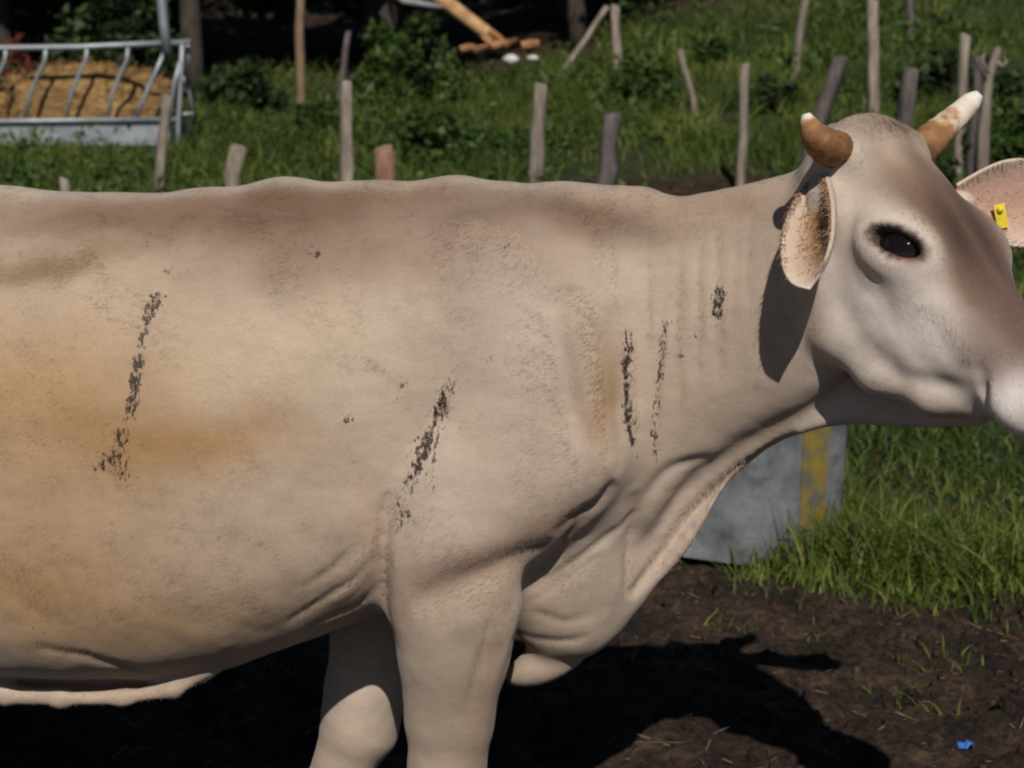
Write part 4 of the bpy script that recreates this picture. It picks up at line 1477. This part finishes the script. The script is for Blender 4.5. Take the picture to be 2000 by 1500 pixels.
def scatter(n_, x0, x1, y0, y1, seed, clump=1.2):
    g_ = np.random.default_rng(seed)
    x = g_.uniform(x0, x1, n_); y = g_.uniform(y0, y1, n_)
    p = np.stack([x, y, 0 * x], 1)
    keep = g_.uniform(size=n_) < grassy(x, y) * np.clip(.55 + .7 * fbm(p, clump, seed + 5, 2), .12, 1)
    return x[keep], y[keep]


def lawn(name, sets, label, seed):
    items, tints = [], []
    for (n_, x0, x1, y0, y1, h0, h1, w0, w1, sd) in sets:
        x, y = scatter(n_, x0, x1, y0, y1, sd)
        g_ = np.random.default_rng(sd + 1)
        p = np.stack([x, y, 0 * x], 1)
        big = np.clip(.75 + .6 * fbm(p, .8, sd + 3, 2), .35, 1.5)
        h = g_.uniform(h0, h1, len(x)) * big
        w = g_.uniform(w0, w1, len(x))
        ln = np.clip(g_.normal(.6, .35, len(x)), .05, 1.4)
        V, f, k = blades(x, y, h, w, ln, sd + 2)
        t = np.clip(.45 + .28 * fbm(p, 1.3, sd + 7, 2) + .16 * g_.normal(size=len(x)) + .5 * (g_.uniform(size=len(x)) > .955), 0, 1)
        items.append((V, f)); tints.append(np.repeat(t, k))
    V, F_ = merge(items)
    me_ = mesh_data(name, V, F_, True, M['grass'])
    float_attr(me_, 'tint', np.concatenate(tints))
    return tag(add(name, me_), label, 'grass', None, 'stuff')


lawn('grass', [(26000, .3, 4.2, 1.4, 5.2, .08, .25, .007, .016, 101),
               (5200, .70, 1.9, 1.55, 2.5, .08, .24, .006, .014, 111),
               (9000, .3, 5.0, 5.0, 9.5, .14, .34, .009, .018, 131),
               (12000, -7, 5, 3.2, 9.5, .10, .26, .010, .02, 141)], 'rough green grass around the trough and along the yard edge', 1)
lawn('meadow_grass', [(60000, -8.5, 10, 8.6, 15.0, .15, .36, .011, .024, 151),
                      (34000, -9, 13, 15.0, 24.0, .18, .42, .016, .034, 171)], 'long lit meadow grass on the slope behind the fence posts', 2)

# tufts along the soil's edge, at the trough and a few on the bare ground; broad weeds in the meadow
def on_ground(px, py):
    r = FWD + RGT * (px - 1000) / FPX + UPV * (750 - py) / FPX
    return CAM + r * (CAM[2] / -r[2])


g_ = np.random.default_rng(303)
TX, TY, THt, TW = [], [], [], []
spots = [(1500, 1120, 90, .10), (1540, 1090, 160, .16), (1580, 1075, 200, .20), (1620, 1070, 220, .24), (1660, 1085, 220, .24), (1700, 1100, 240, .26), (1760, 1110, 240, .24), (1820, 1115, 200, .2), (1890, 1120, 240, .22), (1960, 1130, 240, .24),
         (1560, 1140, 90, .10), (1630, 1150, 80, .09), (1480, 1160, 60, .07), (1720, 1165, 60, .10), (1800, 1170, 50, .08), (1930, 1170, 70, .10), (1790, 1290, 16, .07), (1785, 1385, 18, .06), (1880, 1310, 12, .06), (1700, 1340, 8, .05), (1950, 1400, 8, .05),
         (1430, 1250, 14, .05), (1330, 1290, 10, .05), (1250, 1320, 14, .05), (1600, 1230, 10, .05), (1980, 1260, 14, .07), (560, 1320, 12, .05), (480, 1325, 10, .05)]
for (a, b_, n_, hh) in spots:
    c = on_ground(a, b_)
    sp = .03 + .09 * min(1, n_ / 160)
    TX.append(c[0] + sp * g_.normal(size=n_)); TY.append(c[1] + sp * 1.2 * g_.normal(size=n_))
    THt.append(hh * g_.uniform(.45, 1.25, n_)); TW.append(g_.uniform(.004, .012, n_))
TX, TY, THt, TW = (np.concatenate(q) for q in (TX, TY, THt, TW))
V, f, k = blades(TX, TY, THt, TW, np.clip(g_.normal(.7, .3, len(TX)), .1, 1.3), 305, 4)
t = np.clip(.5 + .2 * g_.normal(size=len(TX)) + .45 * (g_.uniform(size=len(TX)) > .85), 0, 1)
me = mesh_data('grass_tufts', V, f, True, M['grass']); float_attr(me, 'tint', np.repeat(t, k))
tag(add('grass_tufts', me), 'ragged grass tufts at the soil’s edge and beside the trough', 'grass', None, 'stuff')


def weeds(n_, x0, x1, y0, y1, smin_, smax_, hmax, seed):
    g_ = np.random.default_rng(seed)
    x = g_.uniform(x0, x1, n_); y = g_.uniform(y0, y1, n_)
    p = np.stack([x, y, 0 * x], 1)
    keep = g_.uniform(size=n_) < grassy(x, y) * np.clip(.25 + 1.1 * fbm(p, .9, seed + 3, 3), 0, 1)
    x, y = x[keep], y[keep]; n_ = len(x); p = p[keep]
    z = ground_z(x, y) + g_.uniform(.02, 1, n_) ** .7 * hmax * np.clip(.8 + .6 * fbm(p, .7, seed + 9, 2), .3, 1.5)
    c = np.stack([x, y, z], 1)
    a = g_.normal(size=(n_, 3)); a /= np.linalg.norm(a, axis=1)[:, None]
    b_ = np.cross(a, g_.normal(size=(n_, 3))); b_ /= np.linalg.norm(b_, axis=1)[:, None]
    sz = g_.uniform(smin_, smax_, (n_, 1))
    V = np.stack([c - a * sz, c + b_ * sz * .4, c + a * sz, c - b_ * sz * .4], 1).reshape(-1, 3)
    t = np.repeat(np.clip(.5 + .3 * fbm(p, 1.1, seed + 5, 2) + .2 * g_.normal(size=n_), 0, 1), 4)
    return V, np.arange(4 * n_).reshape(-1, 4), t


w1 = weeds(46000, -8, 9, 8.8, 14.5, .02, .055, .30, 501)
w2 = weeds(26000, -9, 12, 14.5, 23.0, .03, .08, .36, 521)
w3 = weeds(9000, .5, 4.2, 1.9, 7.0, .012, .03, .2, 541)
V, F_ = merge([(w1[0], w1[1]), (w2[0], w2[1]), (w3[0], w3[1])])
me = mesh_data('meadow_weeds', V, F_, False, M['leaf_mid']); float_attr(me, 'tint', np.concatenate([w1[2], w2[2], w3[2]]))
tag(add('meadow_weeds', me), 'broad-leaved weeds mixed into the meadow grass', 'weeds', None, 'stuff')

# straw and clods on the trodden soil
g_ = np.random.default_rng(77)
n_ = 1900
g_ = np.random.default_rng(77)
x = g_.uniform(-2.2, 2.6, n_); y = g_.uniform(-.3, 3.4, n_)
z = ground_z(x, y) + .006
th = g_.uniform(0, np.pi, n_); ln = .006 + .03 * g_.uniform(size=n_) ** 2.2 * (1 + 1.3 * (g_.uniform(size=n_) > .96))
d = np.stack([np.cos(th), np.sin(th), g_.normal(0, .25, n_)], 1) * ln[:, None]
wv = np.stack([-np.sin(th), np.cos(th), 0 * th], 1) * .0013
c = np.stack([x, y, z], 1)
up = np.array([0, 0, .0016])
V = np.stack([c - d - wv, c - d + wv, c - d + up, c + d - wv, c + d + wv, c + d + up], 1).reshape(-1, 3)
o_ = np.arange(n_)[:, None] * 6
o = add('straw', mesh_data('straw', V, [np.concatenate([o_ + np.array(q) for q in ([0, 3, 5, 2], [2, 5, 4, 1], [1, 4, 3, 0])])], False, M['straw']))
tag(o, 'loose straw scattered over the trodden soil', 'straw', None, 'stuff')
n_ = 5200
x = g_.uniform(-2.2, 2.6, n_); y = g_.uniform(-.3, 3.6, n_)
z = ground_z(x, y)
bv, bf = ball((0, 0, 0), 1, 7, 5)
r = g_.uniform(.004, .016, n_) * (1 + 1.6 * (g_.uniform(size=n_) > .93))
V = bv[None] * r[:, None, None] * g_.uniform(.6, 1.3, (n_, 1, 3)) * (1 + .2 * g_.normal(size=(n_, len(bv), 1)))
V = (V + np.stack([x, y, z], 1)[:, None]).reshape(-1, 3)
o_ = (np.arange(n_) * len(bv))[:, None, None]
o = add('soil_clods', mesh_data('soil_clods', V, [(o_ + q[None]).reshape(-1, q.shape[1]) for q in bf], True, gm))
tag(o, 'crumbly dark clods strewn on the trodden soil', 'soil', None, 'stuff')

# ------------------------------------------------------------------ trees and shrubs
def leaves(cent, spread, n_, size, seed, flat=.8):
    """leaf faces gathered in clumps round the given centres"""
    g_ = np.random.default_rng(seed)
    k = g_.integers(0, len(cent), n_)
    off = g_.normal(size=(n_, 3)); off /= np.linalg.norm(off, axis=1)[:, None]
    off *= (g_.uniform(size=(n_, 1)) ** .5)
    c = cent[k] + off * np.asarray(spread)[k][:, None] * [1, 1, flat]
    a = g_.normal(size=(n_, 3)); a /= np.linalg.norm(a, axis=1)[:, None]
    b_ = np.cross(a, g_.normal(size=(n_, 3))); b_ /= np.linalg.norm(b_, axis=1)[:, None]
    s = size * g_.uniform(.6, 1.4, (n_, 1))
    V = np.stack([c - a * s, c + b_ * s * .45 + a * s * .1, c + a * s, c - b_ * s * .45 + a * s * .1], 1).reshape(-1, 3)
    tint = np.repeat(np.clip(.42 + .22 * g_.normal(size=n_) + .2 * g_.normal(size=len(cent))[k], 0, 1), 4)
    return V, np.arange(4 * n_).reshape(-1, 4), tint


def tree(x, y, height, crown_r, crown_lo, label, seed, mat='leaf_dark', n_leaf=3600, size=.17, trunk_r=.14, group='trees at the dark wood’s edge', name='broadleaf_tree', cat='tree', clumps=34, push=0.0):
    g_ = np.random.default_rng(seed)
    z0 = ground_z(x, y)[0]
    e = empty(name, (x, y, z0)); tag(e, label, cat, group)
    top = np.array([x + g_.normal(0, .3), y + push * .5, z0 + height * .8])
    items = [tube(spline([[x, y, z0 - .1], [x + g_.normal(0, .1), y, z0 + height * .25], [x + g_.normal(0, .2), y + push * .2, z0 + height * .55], top], 10), np.linspace(trunk_r, trunk_r * .35, 10), 9, seed=seed, rough=.06)]
    cent = []
    lo = z0 + crown_lo; hi = z0 + height
    for i in range(clumps):
        u = g_.normal(size=3); u /= np.linalg.norm(u); u *= g_.uniform(.25, 1) ** .5
        cent.append([x + u[0] * crown_r, y + push + u[1] * crown_r, (lo + hi) / 2 + u[2] * (hi - lo) / 2])
    cent = np.array(cent)
    for i in range(6):
        c = cent[g_.integers(0, clumps)]
        st_ = np.array([x, y, z0 + height * g_.uniform(.3, .6)])
        items.append(tube(spline([st_, st_ * .5 + c * .5 + [0, 0, .2], c], 6), np.linspace(trunk_r * .45, trunk_r * .1, 6), 6, seed=i, rough=.05))
    v, f = merge(items)
    part('trunk', v, f, M['bark'], e)
    V, Q, t = leaves(cent, np.full(clumps, crown_r * .42) * g_.uniform(.7, 1.2, clumps), n_leaf, size, seed)
    o = part('crown', V, [Q], M[mat], e, False)
    float_attr(o.data, 'tint', t)
    return e


def shrub(px, py_top, py_bot, y, w_px, label, seed, mat='leaf_mid', n_leaf=1800, size=.07, group=None, name='shrub', clumps=22):
    g_ = np.random.default_rng(seed)
    s = FPX / (y + 3)
    top = P(px, py_top, y)
    x = top[0]
    z0 = ground_z(x, y)[0]
    hgt = max(top[2] - z0, .3)
    r = w_px / 2 / s
    e = empty(name, (x, y, z0)); tag(e, label, 'shrub', group)
    cent = []
    for i in range(clumps):
        u = g_.normal(size=3); u /= np.linalg.norm(u); u *= g_.uniform(.3, 1) ** .5
        cent.append([x + u[0] * r * (1.05 - .25 * u[2]) + .12 * r * g_.normal(), y + u[1] * r * .7, z0 + hgt * (.46 + .5 * u[2]) * g_.uniform(.75, 1.08)])
    cent = np.array(cent)
    items = [tube(spline([[x + g_.normal(0, .05), y, z0 - .05], [x, y, z0 + .2 * hgt] * np.array([1, 1, 1]), c], 6), np.linspace(.025, .006, 6), 6, seed=i) for i, c in enumerate(cent[:7])]
    v, f = merge(items)
    part('stems', v, f, M['bark'], e)
    V, Q, t = leaves(cent, np.full(clumps, min(r, hgt) * .36) * g_.uniform(.45, 1.5, clumps), n_leaf, size, seed, flat=.9)
    o = part('foliage', V, [Q], M[mat], e, False)
    float_attr(o.data, 'tint', t)


# front row of the wood, its canopy reaching out above the picture
TR = [(-9.5, 17.8, 'leftmost tree of the wood’s front row'), (-6.6, 18.6, 'tree of the front row behind the feeder’s left half'), (-4.0, 18.0, 'tree of the front row behind the feeder’s right end'),
      (-1.6, 18.8, 'tree of the front row behind the tall brown pole'), (.9, 20.0, 'tree of the front row behind the fallen trunk'), (3.3, 22.4, 'tree of the front row right of the propped pole'),
      (6.0, 25.0, 'tree of the front row above the near horn'), (9.2, 28.0, 'tree of the front row on the upper right slope')]
for i, (x, y, lb) in enumerate(TR):
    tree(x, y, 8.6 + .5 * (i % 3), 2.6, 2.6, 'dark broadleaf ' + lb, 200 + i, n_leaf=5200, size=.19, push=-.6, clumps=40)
TR2 = [(-11.5, 23.0, 'leftmost low-branched tree deep in the wood'), (-8.2, 22.4, 'low-branched tree deep in the wood behind the feeder'), (-5.2, 23.2, 'low-branched tree deep in the wood left of the brown pole'),
       (-2.2, 23.0, 'low-branched tree deep in the wood right of the brown pole'), (.8, 24.6, 'low-branched tree deep in the wood behind the fallen trunk'), (4.0, 27.0, 'low-branched tree deep in the wood behind the propped pole'),
       (7.2, 30.0, 'low-branched tree deep in the wood above the near horn'), (10.8, 33.0, 'rightmost low-branched tree deep in the wood')]
for i, (x, y, lb) in enumerate(TR2):
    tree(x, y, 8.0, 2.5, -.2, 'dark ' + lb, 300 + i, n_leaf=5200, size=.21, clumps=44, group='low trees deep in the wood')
# far mass of the wood
g_ = np.random.default_rng(9)
cc = np.stack([g_.uniform(-26, 26, 420), g_.uniform(30, 38, 420), g_.uniform(0, 8, 420)], 1)
cc[:, 2] += terrain(cc[:, 0], cc[:, 1])
V, Q, t = leaves(cc, np.full(420, 1.7), 15000, .34, 91)
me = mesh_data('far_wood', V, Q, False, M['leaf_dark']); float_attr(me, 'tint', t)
tag(add('far_wood', me), 'dark mass of foliage filling the wood’s far depth', 'wood', None, 'stuff')

# shrubs in the light and at the wood's edge
shrub(800, 30, 250, 15.2, 190, 'dense green shrub between the tall brown pole and the fallen trunk', 401, n_leaf=4200, size=.06, clumps=34, group='shrubs along the wood edge')
shrub(835, 215, 350, 11.0, 170, 'dark low bush below the dense green shrub, just above the back', 413, mat='leaf_mid', n_leaf=2600, size=.045, clumps=26, group='shrubs along the wood edge')
shrub(640, 190, 290, 13.0, 120, 'low leafy shrub at the foot of the tall brown pole', 402, n_leaf=1500, size=.05, group='shrubs along the wood edge')
shrub(470, 130, 260, 15.8, 150, 'dim shrub right of the feeder end', 403, mat='leaf_dark', n_leaf=1800, size=.06, group='shrubs along the wood edge')
shrub(220, -30, 120, 16.8, 230, 'leafy shrub in half shade above the feeder', 404, mat='leaf_dark', n_leaf=2400, size=.08, group='shrubs along the wood edge')
shrub(40, 60, 150, 14.8, 90, 'reddish brown dead-leaved shrub behind the feeder’s left end', 405, mat='leaf_red', n_leaf=420, size=.06, group='shrubs along the wood edge')
shrub(1260, 120, 240, 14.0, 170, 'broad low shrub around the foot of the propped pole', 407, n_leaf=2000, size=.055, group='shrubs along the wood edge')
shrub(1385, 90, 130, 16.5, 80, 'yellowish green shrub right of the short crooked stick', 408, n_leaf=700, size=.06, group='shrubs along the wood edge')
shrub(1490, 170, 270, 13.4, 110, 'dark shrub just right of the thin grey post', 409, mat='leaf_dark', n_leaf=1300, size=.05, group='shrubs along the wood edge')
shrub(1870, 110, 190, 13.8, 260, 'dark wide shrub behind the slim post and far horn', 410, mat='leaf_dark', n_leaf=2200, size=.06, group='shrubs along the wood edge')
shrub(1960, 10, 60, 19.5, 160, 'dark shrub high on the slope at the upper right corner', 411, mat='leaf_dark', n_leaf=1300, size=.08, group='shrubs along the wood edge')
shrub(1980, 180, 330, 10.0, 150, 'bushy green shrub at the right edge above the far ear', 412, n_leaf=1700, size=.045, group='shrubs along the wood edge')
